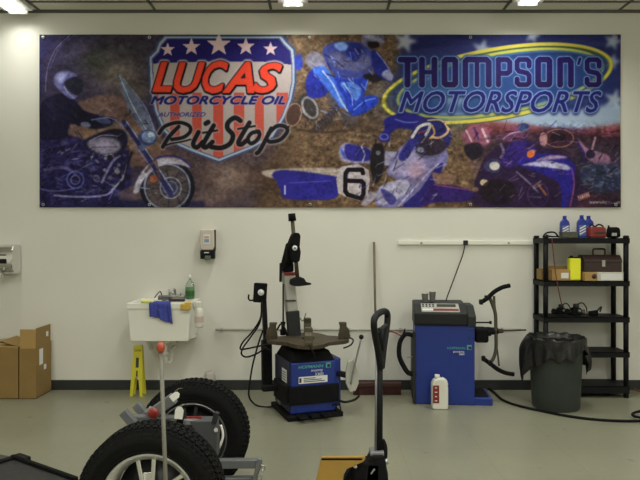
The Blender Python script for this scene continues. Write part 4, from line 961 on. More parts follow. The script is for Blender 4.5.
# ------------------------------------------------------------------ wheel balancer
wb_y = -.60
wb = thing('wheel_balancer', 'blue wheel balancer with black console on top and curved black arms each side', 'wheel balancer', (X(447, 5.96), -.39, 0), -.10)
wx = X(447, 5.96); WI = (Matrix.Translation((wx, -.39, 0)) @ Matrix.Rotation(-.10, 4, 'Z')).inverted()
def BL_(px, py, dd_): return WI @ W(px, py, dd_)
cw = X(476.5, 5.96)-X(417.6, 5.96)
MB().box((0, 0, .385), (cw, .42, .77), bev=.008).build('cabinet', M['blue'], wb)
MB().box((cw/2+.07, 0, .035), (.20, .40, .07), bev=.006, m=M['blue']).build('base_foot', M['blue'], wb)
MB().box((cw/2+.065, .01, .074), (.15, .32, .012), bev=.003).build('foot_tread', M['blackm'], wb)
MB().box((-cw/2-.012, .02, .33), (.024, .34, .60), bev=.006).build('side_strip', M['dark'], wb)
# console
cx0, cx1 = BL_(414.5, 320, 5.9).x, BL_(476.5, 320, 5.9).x
MB().prism([(-.25, .02), (-.27, .13), (-.10, .205), (.19, .215), (.19, 0), (-.20, 0)], cx0, cx0+.50, axis='x', bev=.012, mat4=Matrix.Translation((0, 0, .755))).build('console', M['dark'], wb)
MB().prism([(-.23, .0), (-.23, .10), (-.05, .19), (.17, .19), (.17, 0)], cx0+.50, cx1, axis='x', bev=.012, mat4=Matrix.Translation((0, 0, .755))).build('weight_tray', M['dark'], wb)
# sloping panel
sl = math.atan2(.075, .17)
RP = Matrix.Translation((cx0+.25, -.187, .755+.1725)) @ Matrix.Rotation(sl, 4, 'X')
pn = MB().box((0, 0, 0), (.36, .155, .008), rot=RP, bev=.002).build('display_panel', M['greywhite'], wb)
MB().box((0, 0, 0), (.18, .045, .006), rot=RP @ Matrix.Translation((.06, .035, .006))).build('display', mat('dark_display', (.03, .035, .03, 1), .2), pn)
MB().box((0, 0, 0), (.24, .03, .004), rot=RP @ Matrix.Translation((.05, -.045, .006))).build('red_strip', M['red'], pn, label='red key strip')
MB().box((0, 0, 0), (.10, .03, .004), rot=RP @ Matrix.Translation((-.12, -.045, .006))).build('key_strip', M['label'], pn)
for i in range(4):
    for j in range(2):
        MB().box((0, 0, 0), (.018, .018, .006), rot=RP @ Matrix.Translation((-.16+i*.032, .02+j*.032, .006)), bev=.003).build('key', M['dark'], pn)
text_mesh('HOFMANN', .036, M['teal'], 'lettering', wb, Matrix.Translation((BL_(446.8, 347, 5.96).x, -.2125, Z(349.2, 5.96))) @ FRONT, width=.17, shear=.1, sy=.95)
MB().box((BL_(469, 347, 5.96).x, -.212, Z(347, 5.96)), (.045, .003, .045), m=M['teal']).box((BL_(469.5, 347, 5.96).x, -.2145, Z(347.4, 5.96)), (.028, .003, .026), m=M['navy']).build('emblem', M['teal'], wb)
text_mesh('geodyna', .026, M['wlet'], 'lettering', wb, Matrix.Translation((BL_(453, 347, 5.96).x, -.2125, Z(352.2, 5.96))) @ FRONT, width=.105)
text_mesh('980', .024, M['wlet'], 'lettering', wb, Matrix.Translation((BL_(458.8, 347, 5.96).x, -.2125, Z(354.8, 5.96))) @ FRONT, width=.05)
for k in range(4):
    px = 468.5+(k % 2)*4.5; py = 330+(k//2)*8
    MB().lathe([(.007, 0), (.007, .003), (0, .004)], c=(BL_(px, py, 5.96).x, -.211, Z(py, 5.96)), rot=Matrix.Rotation(PI/2, 4, 'X'), n=10).build('screw', M['dark'], wb)
M['olivet'] = mat('dull_olive_steel', (.09, .085, .06, 1), .5, .4)
# shaft side (right)
dsx = 6.12
MB().box(BL_(480.5, 334.5, dsx), (.13, .20, .135), bev=.02).build('shaft_housing', M['blackm'], wb)
MB().cyl(BL_(486, 331.5, dsx), BL_(490.5, 331.5, dsx), .045, n=18).cyl(BL_(490, 331, dsx), BL_(497.5, 331, dsx), .036, n=18).build('quick_nut', M['black'], wb)
MB().cyl(BL_(497, 331, dsx), BL_(503, 331, dsx), .026, .02, n=12).build('nut_collar', M['brown'], wb)
MB().cyl(BL_(500, 330.7, dsx), BL_(526, 330, dsx), .008, n=10).build('threaded_shaft', M['brown'], wb)
MB().cyl(BL_(470, 322.5, dsx-.05), BL_(490.5, 322.5, dsx-.05), .008, n=8).lathe([(.016, -.01), (.016, .01)], c=BL_(490.5, 322.5, dsx-.05), rot=Matrix.Rotation(PI/2, 4, 'Y'), n=10).build('distance_gauge', M['black'], wb)
dk = dsx-.02
MB().tube([BL_(489.5, 297, dk), BL_(493, 306, dk), BL_(495.5, 315, dk), BL_(495.8, 334, dk)], .017, n=8).build('guard_tube', M['olivet'], wb)
MB().tube([BL_(494, 296, dk), BL_(494.3, 304, dk), BL_(495, 311, dk)], .013, n=8).build('guard_tube', M['olivet'], wb)
MB().tube([BL_(496, 334, dk), BL_(496, 348, dk), BL_(494, 357, dk), BL_(490.5, 363, dk)], .017, n=8).build('guard_tube', M['olivet'], wb)
MB().tube([BL_(496.5, 346, dk), BL_(498, 356, dk), BL_(499, 366, dk)], .009, n=8).build('guard_tube', M['olivet'], wb)
MB().tube([BL_(480.5, 302.5, dk-.02), BL_(487, 298.5, dk-.02), BL_(494, 292, dk-.02), BL_(502, 287.5, dk-.02), BL_(510, 285.5, dk-.02)], .021, n=10).build('padded_arc', M['blackm'], wb)
MB().tube([BL_(483, 358.5, dk-.02), BL_(490, 363.5, dk-.02), BL_(498, 369.5, dk-.02), BL_(506, 373, dk-.02), BL_(514, 374.3, dk-.02)], .021, n=10).build('padded_arc', M['blackm'], wb)
for px, py in ((481, 302), (486.5, 298)): MB().box(BL_(px, py, dk-.03), (.035, .06, .05), bev=.008).build('arc_clamp', M['black'], wb)
for px, py in ((483.5, 358.5), (490, 363)): MB().box(BL_(px, py, dk-.03), (.035, .06, .05), bev=.008).build('arc_clamp', M['black'], wb)
# left calliper
dl = 6.0
MB().tube([BL_(415.5, 337, dl), BL_(410, 334.5, dl), BL_(404.5, 335, dl), BL_(399.8, 343, dl), BL_(399.3, 356, dl), BL_(403.5, 366, dl), BL_(408.5, 373, dl), BL_(416, 374, dl)], .024, n=6, sub=3, smooth=False).build('rim_calliper', M['blackm'], wb)
MB().cyl(BL_(404, 334, dl), BL_(405, 328.5, dl), .015, .005, n=8).build('calliper_tip', M['black'], wb)
MB().bar(BL_(414.2, 331, dl), BL_(414.2, 402, dl), .03, .05, bev=.005).build('calliper_post', M['dark'], wb)
MB().cyl(BL_(407, 357.3, dl), BL_(415, 356.8, dl), .005, n=6).build('calliper_pin', M['steel'], wb)
MB().tube([BL_(385, 331.5, 6.35), BL_(391, 331.5, 6.3), BL_(397, 333.5, 6.15), BL_(403, 337, dl)], .008, n=8).build('red_air_line', M['red'], wb, label='thin red air line')
# power cable from the outlet
tag(MB().tube([W(465, 244, 6.52), W(463, 254, 6.45), W(458, 268, 6.38), W(452, 284, 6.30), W(447.5, 296, 6.28), W(446, 301, 6.27)], .006, n=8).build('power_cable', M['black']), 'thin black power cable hanging from the wall raceway to the balancer console', 'cable')
# cups on top of the console
zc_ = .755+.2145
for i, (px, dy, hh) in enumerate(((425.0, 6.14, .085), (432.4, 6.18, .10))):
    t = MB().lathe([(.026, 0), (.035, hh), (.037, hh), (.033, hh-.003), (.024, .004), (0, .004)], n=18).build('plastic_cup', mat('translucent_cup', (.72, .70, .66, 1), .3, trans=.45))
    t.location = (X(px, dy), dy-DW, zc_+.001+(.006 if False else 0)); tag(t, ('shorter translucent cup on the left of the balancer console', 'taller translucent cup standing right of the shorter one on the balancer console')[i], 'cup')
# white jug
dj = 5.85
jx = X(439.3, dj)
jug = thing('plastic_jug', 'white plastic jug with a red label standing on the floor in front of the balancer', 'jug', (jx, -.72, 0), 0)
MB().prism([(-.068, .0), (.068, .0), (.074, .02), (.074, .20), (.066, .245), (.03, .285), (-.004, .292), (-.055, .275), (-.074, .235), (-.074, .02)], -.05, .05, bev=.012).build('jug_body', M['white'], jug)
MB().cyl((-.022, 0, .28), (-.022, 0, .318), .024, n=16).build('cap', M['white'], jug)
MB().tube([(.02, 0, .285), (.055, 0, .262), (.07, 0, .22)], .013, n=8).build('handle', M['white'], jug)
lb = MB().box((-.042, -.0515, .145), (.058, .003, .165)).build('red_label', M['red'], jug, label='red label')
for k in range(4): MB().box((-.042, -.0535, .085+.04*k), (.022-.004*(k % 2), .001, .008)).build('printed_mark', M['wlet'], lb)

# ------------------------------------------------------------------ shelving unit
x0, x1, y0, y1 = 2.235, 3.095, -.35, -.03
sh = thing('shelving_unit', 'five-tier black plastic shelving unit against the wall at the right', 'shelving unit', ((x0+x1)/2, (y0+y1)/2, 0))
hw, hd_ = (x1-x0)/2, (y1-y0)/2
TIERS = [.120, .46, .81, 1.172, 1.60]
for z in TIERS:
    th = .055 if z > .2 else .075
    m = MB().box((0, 0, z-.006), (2*hw, 2*hd_, .012), bev=.003)
    for s_ in (-1, 1):
        m.box((0, s_*(hd_-.008), z-th/2), (2*hw, .016, th), bev=.003); m.box((s_*(hw-.008), 0, z-th/2), (.016, 2*hd_-.03, th), bev=.003)
    for k in range(-3, 4): m.box((k*.115, 0, z-.022), (.012, 2*hd_-.03, .024))
    m.build('shelf', M['black'], sh)
for sx in (-1, 1):
    for sy in (-1, 1):
        m = MB(); prev = .0
        for z in TIERS:
            if z-.055 > prev: m.cyl((sx*(hw-.027), sy*(hd_-.027), prev), (sx*(hw-.027), sy*(hd_-.027), z-.03), .025, n=14)
            prev = z
        m.build('post', M['black'], sh)
        MB().lathe([(.028, 1.59), (.028, 1.618), (.022, 1.625), (0, 1.626)], c=(sx*(hw-.027), sy*(hd_-.027), 0), n=14).build('post_cap', M['black'], sh)
z5, z4, z3 = 1.601, 1.173, .811
# blue bottles
def blue_bottle(px, dd_, h, label):
    t = thing('oil_bottle', label, 'bottle', (X(px, dd_), dd_-DW, z5), 0, 'blue bottles on the top shelf')
    r = .044
    MB().prism([(-r, 0), (r, 0), (r, h*.66), (r*.80, h*.76), (.017, h*.82), (.017, h*.86), (-.017, h*.86), (-.017, h*.82), (-r*.80, h*.76), (-r, h*.66)], -.026, .026, bev=.007).build('bottle_body', M['oilblue'], t)
    MB().cyl((0, 0, h*.85), (0, 0, h), .019, n=14).build('cap', M['oilblue'], t)
    lb = MB().box((0, -.0265, h*.33), (r*1.7, .002, h*.46)).build('front_label', mat('white_blue_label', (.10, .14, .34, 1), .5) if 'lab' not in M else M['lab'], t)
    for k in range(3):
        MB().bar((-.03+.0*k, -.0285, h*(.16+.12*k)), (.03, -.0285, h*(.30+.12*k)), .002, .012).build('label_stripe', M['wlet'], lb)
    return t
M['lab'] = mat('blue_label', (.10, .14, .34, 1), .5)
blue_bottle(564.6, 6.36, .225, 'blue bottle standing alone behind the grey tray on the top shelf')
blue_bottle(581.6, 6.32, .232, 'front blue bottle of the pair beside the red pouch')
blue_bottle(588.6, 6.42, .228, 'blue bottle standing partly behind the red pouch')
tr = thing('grey_tray', 'flat grey-green tray on the front of the top shelf', 'tray', (X(568.5, 6.28), 6.28-DW, z5))
MB().box((0, 0, .028), (.155, .10, .054), bev=.006).build('tray_body', mat('olive_grey_plastic', (.085, .085, .06, 1), .6), tr)
MB().box((0, 0, .058), (.165, .11, .008), bev=.003).build('lid', mat('olive_grey_lid', (.11, .11, .08, 1), .6), tr)
rp = thing('red_pouch', 'red pouch with black straps on the top shelf', 'pouch', (X(596, 6.28), 6.28-DW, z5))
MB().box((0, 0, .055), (.175, .12, .11), bev=.02, taper=.93).build('pouch_body', M['red'], rp)
MB().box((.01, -.0605, .05), (.10, .003, .022), bev=.001).build('dark_patch', M['dkbrown'], rp)
MB().tube([(-.07, 0, .105), (-.05, -.01, .13), (-.01, 0, .115), (.02, -.01, .135), (.06, 0, .125), (.08, 0, .095)], .008, n=6).build('strap', M['black'], rp)
bc = thing('black_case', 'rounded black case at the right end of the top shelf', 'case', (X(613.2, 6.34), 6.34-DW, z5))
MB().box((0, 0, .055), (.115, .13, .11), bev=.028, taper=.9).build('case_body', M['blackm'], bc)
MB().tube([(-.05, 0, .10), (-.056, -.02, .118), (-.060, -.02, .125)], .009, n=6).build('case_strap', M['dark'], bc)
MB().box((-.02, -.066, .035), (.05, .006, .03), bev=.002).build('case_badge', M['greywhite'], bc)
tag(MB().tube([Vector((X(p+2, 6.38), 6.38-DW+.04*math.sin(k*2), z5+h+.002)) for k, (p, h) in enumerate(((541, .012), (546, .05), (551, .055), (556, .012), (560, .012), (548, .012), (543, .03)))], .008, n=6).build('coiled_lead', M['black']), 'black coiled lead at the left end of the top shelf', 'cable')
# second tier
ct = thing('small_carton', 'small open cardboard carton with a white label beside the yellow can', 'box', (X(557.5, 6.34), 6.34-DW, z4))
MB().box((0, 0, .055), (.185, .20, .11), bev=.003).build('carton_body', M['cardpale'], ct)
MB().box((0, .0, .125), (.19, .006, .04), rot=Matrix.Translation((0, 0, 0)) @ Matrix.Rotation(0, 4, 'X'), bev=.001).build('flap', M['card'], ct)
MB().box((.035, -.1015, .05), (.075, .002, .055)).build('printed_label', M['label'], ct)
c3 = thing('brown_carton', 'small brown carton at the left end of the second shelf', 'box', (X(542.5, 6.40), 6.40-DW, z4))
MB().box((0, 0, .055), (.075, .14, .11), bev=.003).build('carton_body', M['card'], c3)
MB().box((0, -.071, .09), (.05, .002, .02)).build('tape', M['cardpale'], c3)
yc = thing('yellow_can', 'tall yellow can with a dark lid on the second shelf', 'can', (X(574, 6.28), 6.28-DW, z4))
MB().box((0, 0, .112), (.115, .075, .224), bev=.012).build('can_body', mat('yellow_tin', A(150, 150, 22, 2.8), .45), yc)
MB().box((0, 0, .23), (.10, .06, .014), bev=.004).cyl((-.025, 0, .232), (-.025, 0, .25), .016, n=12).build('lid', M['black'], yc)
wbx = thing('parts_carton', 'long low white carton under the brown toolbox', 'box', (X(605.5, 6.30), 6.30-DW, z4))
MB().box((0, 0, .043), (.26, .22, .086), bev=.003).build('carton_body', mat('white_card', (.55, .52, .46, 1), .7), wbx)
MB().box((.01, -.1115, .04), (.21, .002, .06)).build('printed_label', M['label'], wbx)
tbx = thing('tan_carton', 'short tan carton with a round hole left of the long white carton', 'box', (X(586.3, 6.30), 6.30-DW, z4))
MB().box((0, 0, .043), (.115, .22, .086), bev=.003).build('carton_body', M['cardpale'], tbx)
MB().lathe([(.024, 0), (.024, .002), (0, .003)], c=(.03, -.11, .045), rot=Matrix.Rotation(PI/2, 4, 'X'), n=16).build('hole_print', M['dkbrown'], tbx)
tb = thing('toolbox', 'dark brown metal toolbox with a lidded top and handle resting on white cartons', 'toolbox', (X(599, 6.32), 6.32-DW, z4+.087))
MB().box((0, 0, .045), (.375, .19, .09), bev=.006).build('toolbox_body', M['dkbrown'], tb)
MB().prism([(-.096, 0), (-.096, .03), (-.05, .078), (.05, .078), (.096, .03), (.096, 0)], -.19, .19, axis='x', bev=.004, mat4=Matrix.Translation((0, 0, .091))).build('toolbox_lid', M['dkbrown'], tb)
MB().box((0, -.10, .085), (.035, .012, .065), bev=.003).build('latch', M['steel'], tb)
MB().tube([(-.06, 0, .165), (-.06, 0, .215), (-.045, 0, .228), (.045, 0, .228), (.06, 0, .215), (.06, 0, .165)], .010, n=8, sub=3).build('carry_handle', M['dkbrown'], tb)
# third tier: engine parts
def carb(px, dd_, s, label, seed):
    t = thing('carburettor', label, 'engine part', (X(px, dd_), dd_-DW, z3)); r = random.Random(seed)
    MB().box((0, 0, .05*s), (.10*s, .08*s, .085*s), bev=.012).cyl((-.05*s, 0, .035*s), (-.11*s, -.01, .05*s), .032*s, .036*s).build('throttle_body', M['blackm'], t)
    MB().cyl((0, 0, .09*s), (0, 0, .135*s), .034*s, .03*s, n=14).build('slide_cap', M['dark'], t)
    MB().cyl((.05*s, -.02, .04*s), (.09*s, -.03, .05*s), .03*s, .03*s, n=14).build('float_bowl', M['olive'], t)
    MB().tube([(.02*s, 0, .13*s), (.06*s, -.02, .15*s), (.10*s, -.03, .10*s), (.11*s, -.03, .03*s)], .007*s, n=6).build('fuel_line', M['black'], t)
    MB().sphere((.02*s, -.045*s, .06*s), .018*s).build('adjuster', M['galv'], t)
    return t
carb(561, 6.38, .8, 'dark carburettor at the left of the third shelf', 1); carb(576, 6.30, .9, 'larger carburettor in the middle of the third shelf with an olive bowl', 2)
vt = thing('valve_part', 'small dark valve part lying at the right of the carburettors', 'engine part', (X(594, 6.3), 6.3-DW, z3))
MB().cyl((-.05, 0, .025), (.03, 0, .03), .024, .03, n=14).build('valve_body', M['blackm'], vt)
MB().tube([(.02, 0, .03), (.05, 0, .07), (.075, 0, .09), (.06, 0, .04)], .008, n=6).build('valve_lever', M['dark'], vt)
tag(MB().tube([W(552, 238.5, 6.18), W(553.5, 255, 6.19), W(555.5, 272, 6.20), W(558.5, 290, 6.20), W(562, 306, 6.22)], .005, n=6).build('hanging_cable', mat('dull_red_cord', (.16, .03, .03, 1), .6)), 'thin dull red cable hanging down the front of the black shelves', 'cable')

# ------------------------------------------------------------------ bin with bag
bnx, bny = X(555.5, 5.90), -.665
bn = thing('waste_bin', 'grey-green round waste bin lined with a black bag, in front of the shelves', 'bin', (bnx, bny, 0))
MB().lathe([(0, 0), (.205, 0), (.215, .012), (.243, .60), (.25, .61), (.25, .645), (.24, .65), (.232, .645), (.205, .02), (0, .02)], n=40).build('bin_body', M['can'], bn)
def bag():
    m = MB(); n = 72; r = random.Random(11); rings = []
    ph = [r.uniform(0, 6.28) for _ in range(6)]
    for j in range(16):
        t = j/15; row = []
        for k in range(n):
            a = 2*PI*k/n
            drop = .14+.07*math.sin(2*a+1.1)+.035*math.sin(5*a+ph[0])+.02*math.sin(11*a+ph[1])
            if -2.2 < a-2*PI < -.9 or 4.0 < a < 5.2: drop += .05
            if abs(a-PI) < .35: drop += .18*(1-abs(a-PI)/.35)
            if a < .45 or a > 2*PI-.25: drop += .05
            if .4 < a < 2.7: drop *= .6
            if j < 4: rr = .20+.06*t*4; z = .60+.07*min(1, j/2)-.0*j; rr = .195+.021*j
            else:
                q = (j-4)/11; z = .672-drop*q*1.25
                rr = .262+.010*math.sin(9*a+ph[2]+3*q)+.014*math.sin(17*a+ph[3]-2*q)*q+.02*q
                if abs(a-PI) < .30: rr += .05*math.sin(q*PI*.6)
                if a < .35: rr += .045*math.sin(q*PI*.7)
            z += .006*math.sin(13*a+ph[4])
            row.append((rr*math.cos(a), rr*math.sin(a), z))
        rings.append(row)
    vs = [v for r_ in rings for v in r_]
    fs = [(j*n+k, j*n+(k+1) % n, (j+1)*n+(k+1) % n, (j+1)*n+k) for j in range(15) for k in range(n)]
    m.poly3(vs, fs, smooth=True); o = m.build('bin_bag', M['bag'], bn, label='black bin bag folded over the rim')
    so = o.modifiers.new('solid', 'SOLIDIFY'); so.thickness = .003
    m = MB().lathe([(.0, .50), (.12, .505), (.20, .55), (.215, .60)], n=30).build('bag_inside', M['bag'], bn)
bag()

# ------------------------------------------------------------------ cables on the floor
pts = [FL(486, 386.5, .012), FL(494, 392.5, .012), FL(503, 400, .012), FL(518, 405.5, .012), FL(540, 410.5, .012), FL(565, 415.5, .012), FL(590, 419, .012), FL(618, 420.8, .012), FL(645, 420.4, .012), FL(662, 416, .012), FL(655, 411, .012), FL(640, 411.3, .028), FL(632.5, 414, .028), FL(637, 417, .028), FL(655, 419.3, .036), FL(680, 421, .012)]
tag(MB().tube(pts, .012, n=8, sub=8).build('air_hose', M['blackm']), 'long black hose snaking over the floor from the balancer past the bin', 'hose')
tag(MB().tube([FL(628, 386.5, .009), FL(634, 389, .009), FL(642, 391.5, .009), FL(655, 394, .009)], .008, n=8).build('extension_cord', mat('dull_orange_cord', (.30, .12, .04, 1), .6)), 'short dull orange cord on the floor at the right edge by the shelves', 'cord')

# ------------------------------------------------------------------ trailer axle with two wheels
tr_x, nf, ff = -.805, 2.95, 3.88
tl_ = thing('trailer_chassis', 'grey trailer chassis with two black tyred wheels, in the foreground', 'trailer', (tr_x, -3.1, 0))
M['dkrim'] = mat('dull_rim_steel', (.05, .052, .055, 1), .4, .6)
def tyre_wheel(loc, R, label_, seed):
    # wheel axis along y ; rim face towards -y
    wdt = .20; rr = R*.655
    wh = MB().lathe([(rr*.97, -.085), (rr+.004, -.088), (rr+.004, -.078), (rr*.93, -.07), (rr*.90, -.03), (rr*.86, .0), (rr*.86, .05), (rr*.93, .07), (rr+.004, .085), (rr*.97, .088), (rr*.82, .05), (rr*.82, -.02), (rr*.86, -.06), (rr*.97, -.085)],
                    rot=Matrix.Rotation(PI/2, 4, 'X').inverted(), n=56).build('wheel_rim', M['alu'] if seed == 1 else M['dkrim'], tl_, loc=None)
    wh.location = loc
    prof = [(rr, -.080), (rr+.01, -.094), (rr+.035, -.102), (R*.86, -.106), (R*.94, -.098), (R*.975, -.084), (R*.99, -.07), (R, -.035), (R, .035), (R*.99, .07), (R*.975, .084), (R*.94, .098), (R*.86, .106), (rr+.035, .102), (rr+.01, .094), (rr, .080), (rr*.98, 0), (rr, -.080)]
    m = MB().lathe(prof, rot=Matrix.Rotation(PI/2, 4, 'X').inverted(), n=80)
    r = random.Random(seed); nt_ = 68
    for k in range(nt_):
        a = 2*PI*k/nt_
        for j, yy in enumerate((-.079, -.05, -.017, .017, .05, .079)):
            aa = a+(.022 if j % 2 else 0); rad = R+(.002 if abs(yy) < .06 else -.008)
            Rm = Matrix.Rotation(-aa, 4, 'Y') @ Matrix.Translation((rad, yy, 0)) @ Matrix.Rotation(.35 if j % 2 else -.35, 4, 'X')
            m.box((0, 0, 0), (.014, .026, R*2*PI/nt_*.66), rot=Rm)
    # sidewall lugs
        Rm = Matrix.Rotation(-a, 4, 'Y') @ Matrix.Translation((R*.965, -.088, 0)) @ Matrix.Rotation(.5, 4, 'Z')
        m.box((0, 0, 0), (.03, .014, .016), rot=Rm)
    ty = m.build('tyre', M['rubber'], wh)
    for rad in (rr+.018, rr+.055, R*.84):
        MB().lathe([(rad-.003, -.1035), (rad, -.1085), (rad+.003, -.1035)], rot=Matrix.Rotation(PI/2, 4, 'X').inverted(), n=64, cap=False).build('sidewall_rib', M['rubber'], wh)
    # spokes: five split spokes
    for k in range(5):
        a = 2*PI*k/5+PI/2+.10; c, s_ = math.cos(a), math.sin(a); m = MB()
        Rm = Matrix.Rotation(-a, 4, 'Y')
        for o_ in (-.024, .024):
            p0, p1 = Rm @ Vector((.045, -.060, o_*.8)), Rm @ Vector((rr*.90, -.040, o_*1.7))
            m.bar(p0, p1, .022, .030, bev=.005, up=(0, 1, 0))
        m.bar(Rm @ Vector((.05, -.045, 0)), Rm @ Vector((rr*.55, -.035, 0)), .05, .02, bev=.004, up=(0, 1, 0))
        m.build('spoke', M['chrome'] if seed == 1 else M['dkrim'], wh)
    MB().lathe([(.0, -.088), (.028, -.086), (.034, -.07), (.06, -.062), (.062, -.03), (0, -.03)][::-1], rot=Matrix.Rotation(PI/2, 4, 'X').inverted(), n=28).build('hub_cap', M['chrome'], wh)
    for k in range(5):
        a = 2*PI*k/5+PI/2+.73; Rm = Matrix.Rotation(-a, 4, 'Y')
        MB().cyl(Rm @ Vector((.048, -.055, 0)), Rm @ Vector((.048, -.082, 0)), .010, n=6).build('lug_nut', M['chrome'], wh)
    MB().lathe([(.0, .02), (.10, .02), (.11, .035), (rr*.80, .04), (rr*.80, .065), (.03, .075), (0, .075)], rot=Matrix.Rotation(PI/2, 4, 'X').inverted(), n=36).build('brake_drum', M['dkrim'], wh)
    if seed == 2: MB().lathe([(rr*.955, -.088), (rr*.975, -.094), (rr*.995, -.088), (rr*.975, -.084), (rr*.955, -.088)], rot=Matrix.Rotation(PI/2, 4, 'X').inverted(), n=56).build('rim_lip', M['steel'], wh, label='bright rim lip')
    return wh
R1 = .342
tyre_wheel((X(148, nf+.02)-tr_x, nf+.106-DW+3.1, R1), R1, '', 1)
w2 = tyre_wheel((X(192, ff+.03)-tr_x, ff+.106-DW+3.1, R1), R1, '', 2)
def TR(px, py, dd_): v = W(px, py, dd_); return Vector((v.x-tr_x, v.y+3.1, v.z))
ax0 = Vector((0, nf+.16-DW+3.1, R1)); ax1 = Vector((0, ff+.06-DW+3.1, R1))
MB().cyl(ax0, ax1, .032, n=16).build('axle', M['grey'], tl_)
# rails running along x, low
for yy in (.16, .60):
    MB().bar((-.42, yy, .28), (.12, yy, .28), .06, .05, bev=.004).build('frame_rail', M['grey'], tl_)
MB().bar((.12, .10, .28), (.12, .64, .28), .05, .06, bev=.004).build('cross_member', M['grey'], tl_)
MB().bar((-.40, .10, .28), (-.40, .64, .28), .05, .06, bev=.004).build('cross_member', M['grey'], tl_)
# leaf of plates above the axle (as seen between the wheels)
dq = 3.55
MB().prism([(TR(188, 421, dq).x, TR(188, 421, dq).z), (TR(215, 421, dq).x, TR(215, 421, dq).z), (TR(217, 430, dq).x, TR(217, 430, dq).z), (TR(217, 458, dq).x, TR(217, 458, dq).z), (TR(212, 458, dq).x, TR(212, 458, dq).z), (TR(200, 436, dq).x, TR(200, 436, dq).z)], dq-DW+3.1, dq-DW+3.1+.10, bev=.004).build('suspension_plate', mat('dark_grey_paint', (.09, .093, .10, 1), .5, .3), tl_)
MB().bar(TR(184, 422, dq), TR(218, 421, dq+.1), .035, .03, bev=.004).build('upper_rail', M['galv'], tl_)
MB().bar(TR(214, 423, dq), TR(217, 412, dq), .035, .03, bev=.004).build('shock_mount', M['dark'], tl_)
MB().cyl(TR(216, 430, dq-.03), TR(216, 430, dq+.03), .012, n=12).build('mount_bolt', M['steel'], tl_)
MB().bar(TR(149, 416, 3.45), TR(174, 398, 3.45), .060, .060, bev=.006).build('fender_bracket', M['galv'], tl_)
MB().bar(TR(128, 418, 3.45), TR(176, 419, 3.45), .05, .035, bev=.005).build('support_bar', M['grey'], tl_)
MB().bar(TR(134, 424, 3.40), TR(123, 411.5, 3.40), .045, .045, bev=.004).build('square_tube', M['grey'], tl_)
MB().bar(TR(148, 418, 3.55), TR(136, 404, 3.55), .045, .045, bev=.004).build('square_tube', M['grey'], tl_)
MB().bar(TR(140, 419, 3.5), TR(152, 408, 3.5), .03, .03, bev=.004).build('short_strut', M['steel'], tl_)
MB().lathe([(.030, 0), (.030, .010), (.020, .016), (0, .018)], c=TR(153.5, 413, 3.38), rot=Matrix.Rotation(PI/2, 4, 'X'), n=24).build('tail_lamp', M['redlens'], tl_, label='round red tail lamp lens')
MB().box(TR(194, 418, 3.6), (.09, .01, .02), bev=.003).build('red_marker', M['redlens'], tl_, label='small red marker')
for (px, py, a, s_) in ((174.5, 396.5, .9, .8), (179, 413.5, .12, 1.0)):
    p = TR(px, py, 3.36); Rm = Matrix.Translation(p) @ Matrix.Rotation(a, 4, 'Y')
    tg = MB().prism([(-.022*s_, -.03*s_), (.022*s_, -.03*s_), (.024*s_, .02*s_), (.008*s_, .038*s_), (-.012*s_, .036*s_), (-.023*s_, .018*s_)], -.001, .001, mat4=Rm).build('paper_tag', M['offw'], tl_, label='white paper tag')
    MB().tube([p+Vector((0, 0, .03*s_)), p+Vector((.015, .02, .045*s_)), p+Vector((.03, .06, .03))], .002, n=5).build('tag_string', M['wood'], tg)
# rear brackets to the right
dr = 3.72
MB().bar(TR(205, 463.5, dr), TR(262, 463, dr), .05, .05, bev=.004).build('tow_bar', M['grey'], tl_)
MB().bar(TR(205, 479.5, dr), TR(256, 479, dr), .05, .03, bev=.004).build('tow_bar', M['grey'], tl_)
MB().bar(TR(260, 458, dr-.03), TR(254, 484, dr-.03), .03, .03, bev=.004).build('end_bracket', M['galv'], tl_)
for px, py in ((262.5, 468), (259.5, 477)):
    c = TR(px, py, dr-.05); MB().tube([c+Vector((.015*math.cos(q*PI/6), 0, .015*math.sin(q*PI/6))) for q in range(13)], .004, n=6, curve=False).build('linch_ring', M['steel'], tl_)
MB().tube([TR(221, 425, 3.7), TR(223, 436, 3.7), TR(219, 448, 3.7)], .008, n=6).build('brake_hose', M['offw'], tl_)

# guide pole in front of the near wheel
dp_ = 2.52
M['polem'] = mat('dull_grey_pole', (.15, .145, .115, 1), .5, .2)
gp = thing('marker_pole', 'slim grey pole with an orange tip standing in front of the near wheel', 'pole', (X(171, dp_), dp_-DW, 0))
gx0 = X(171, dp_)
MB().lathe([(0, 0), (.09, 0), (.09, .012), (.02, .03), (0, .03)], n=28).build('pole_base', M['dark'], gp)
MB().cyl((0, 0, .02), (X(161, dp_)-gx0, 0, Z(352, dp_)), .0085, n=10).build('pole_rod', M['polem'], gp)
MB().lathe([(.0, -.02), (.014, -.018), (.022, -.004), (.022, .010), (.014, .022), (0, .024)], c=(X(160.8, dp_)-gx0, 0, Z(348, dp_)), n=18, sx=.72, sy=.72).build('orange_tip', M['orange'], gp)

# ------------------------------------------------------------------ pallet jack
pj = thing('pallet_jack', 'yellow pallet jack with a tall black looped handle, in the foreground', 'pallet jack', (X(352, 3.3), 3.3-DW, 0))
px0, py0 = X(352, 3.3), 3.3-DW
def PJ(px, py, dd_): v = W(px, py, dd_); return Vector((v.x-px0, v.y-py0, v.z))
ph_ = math.radians(48); fd = Vector((-math.cos(ph_), -math.sin(ph_), 0)); fs_ = Vector((-math.sin(ph_), math.cos(ph_), 0))
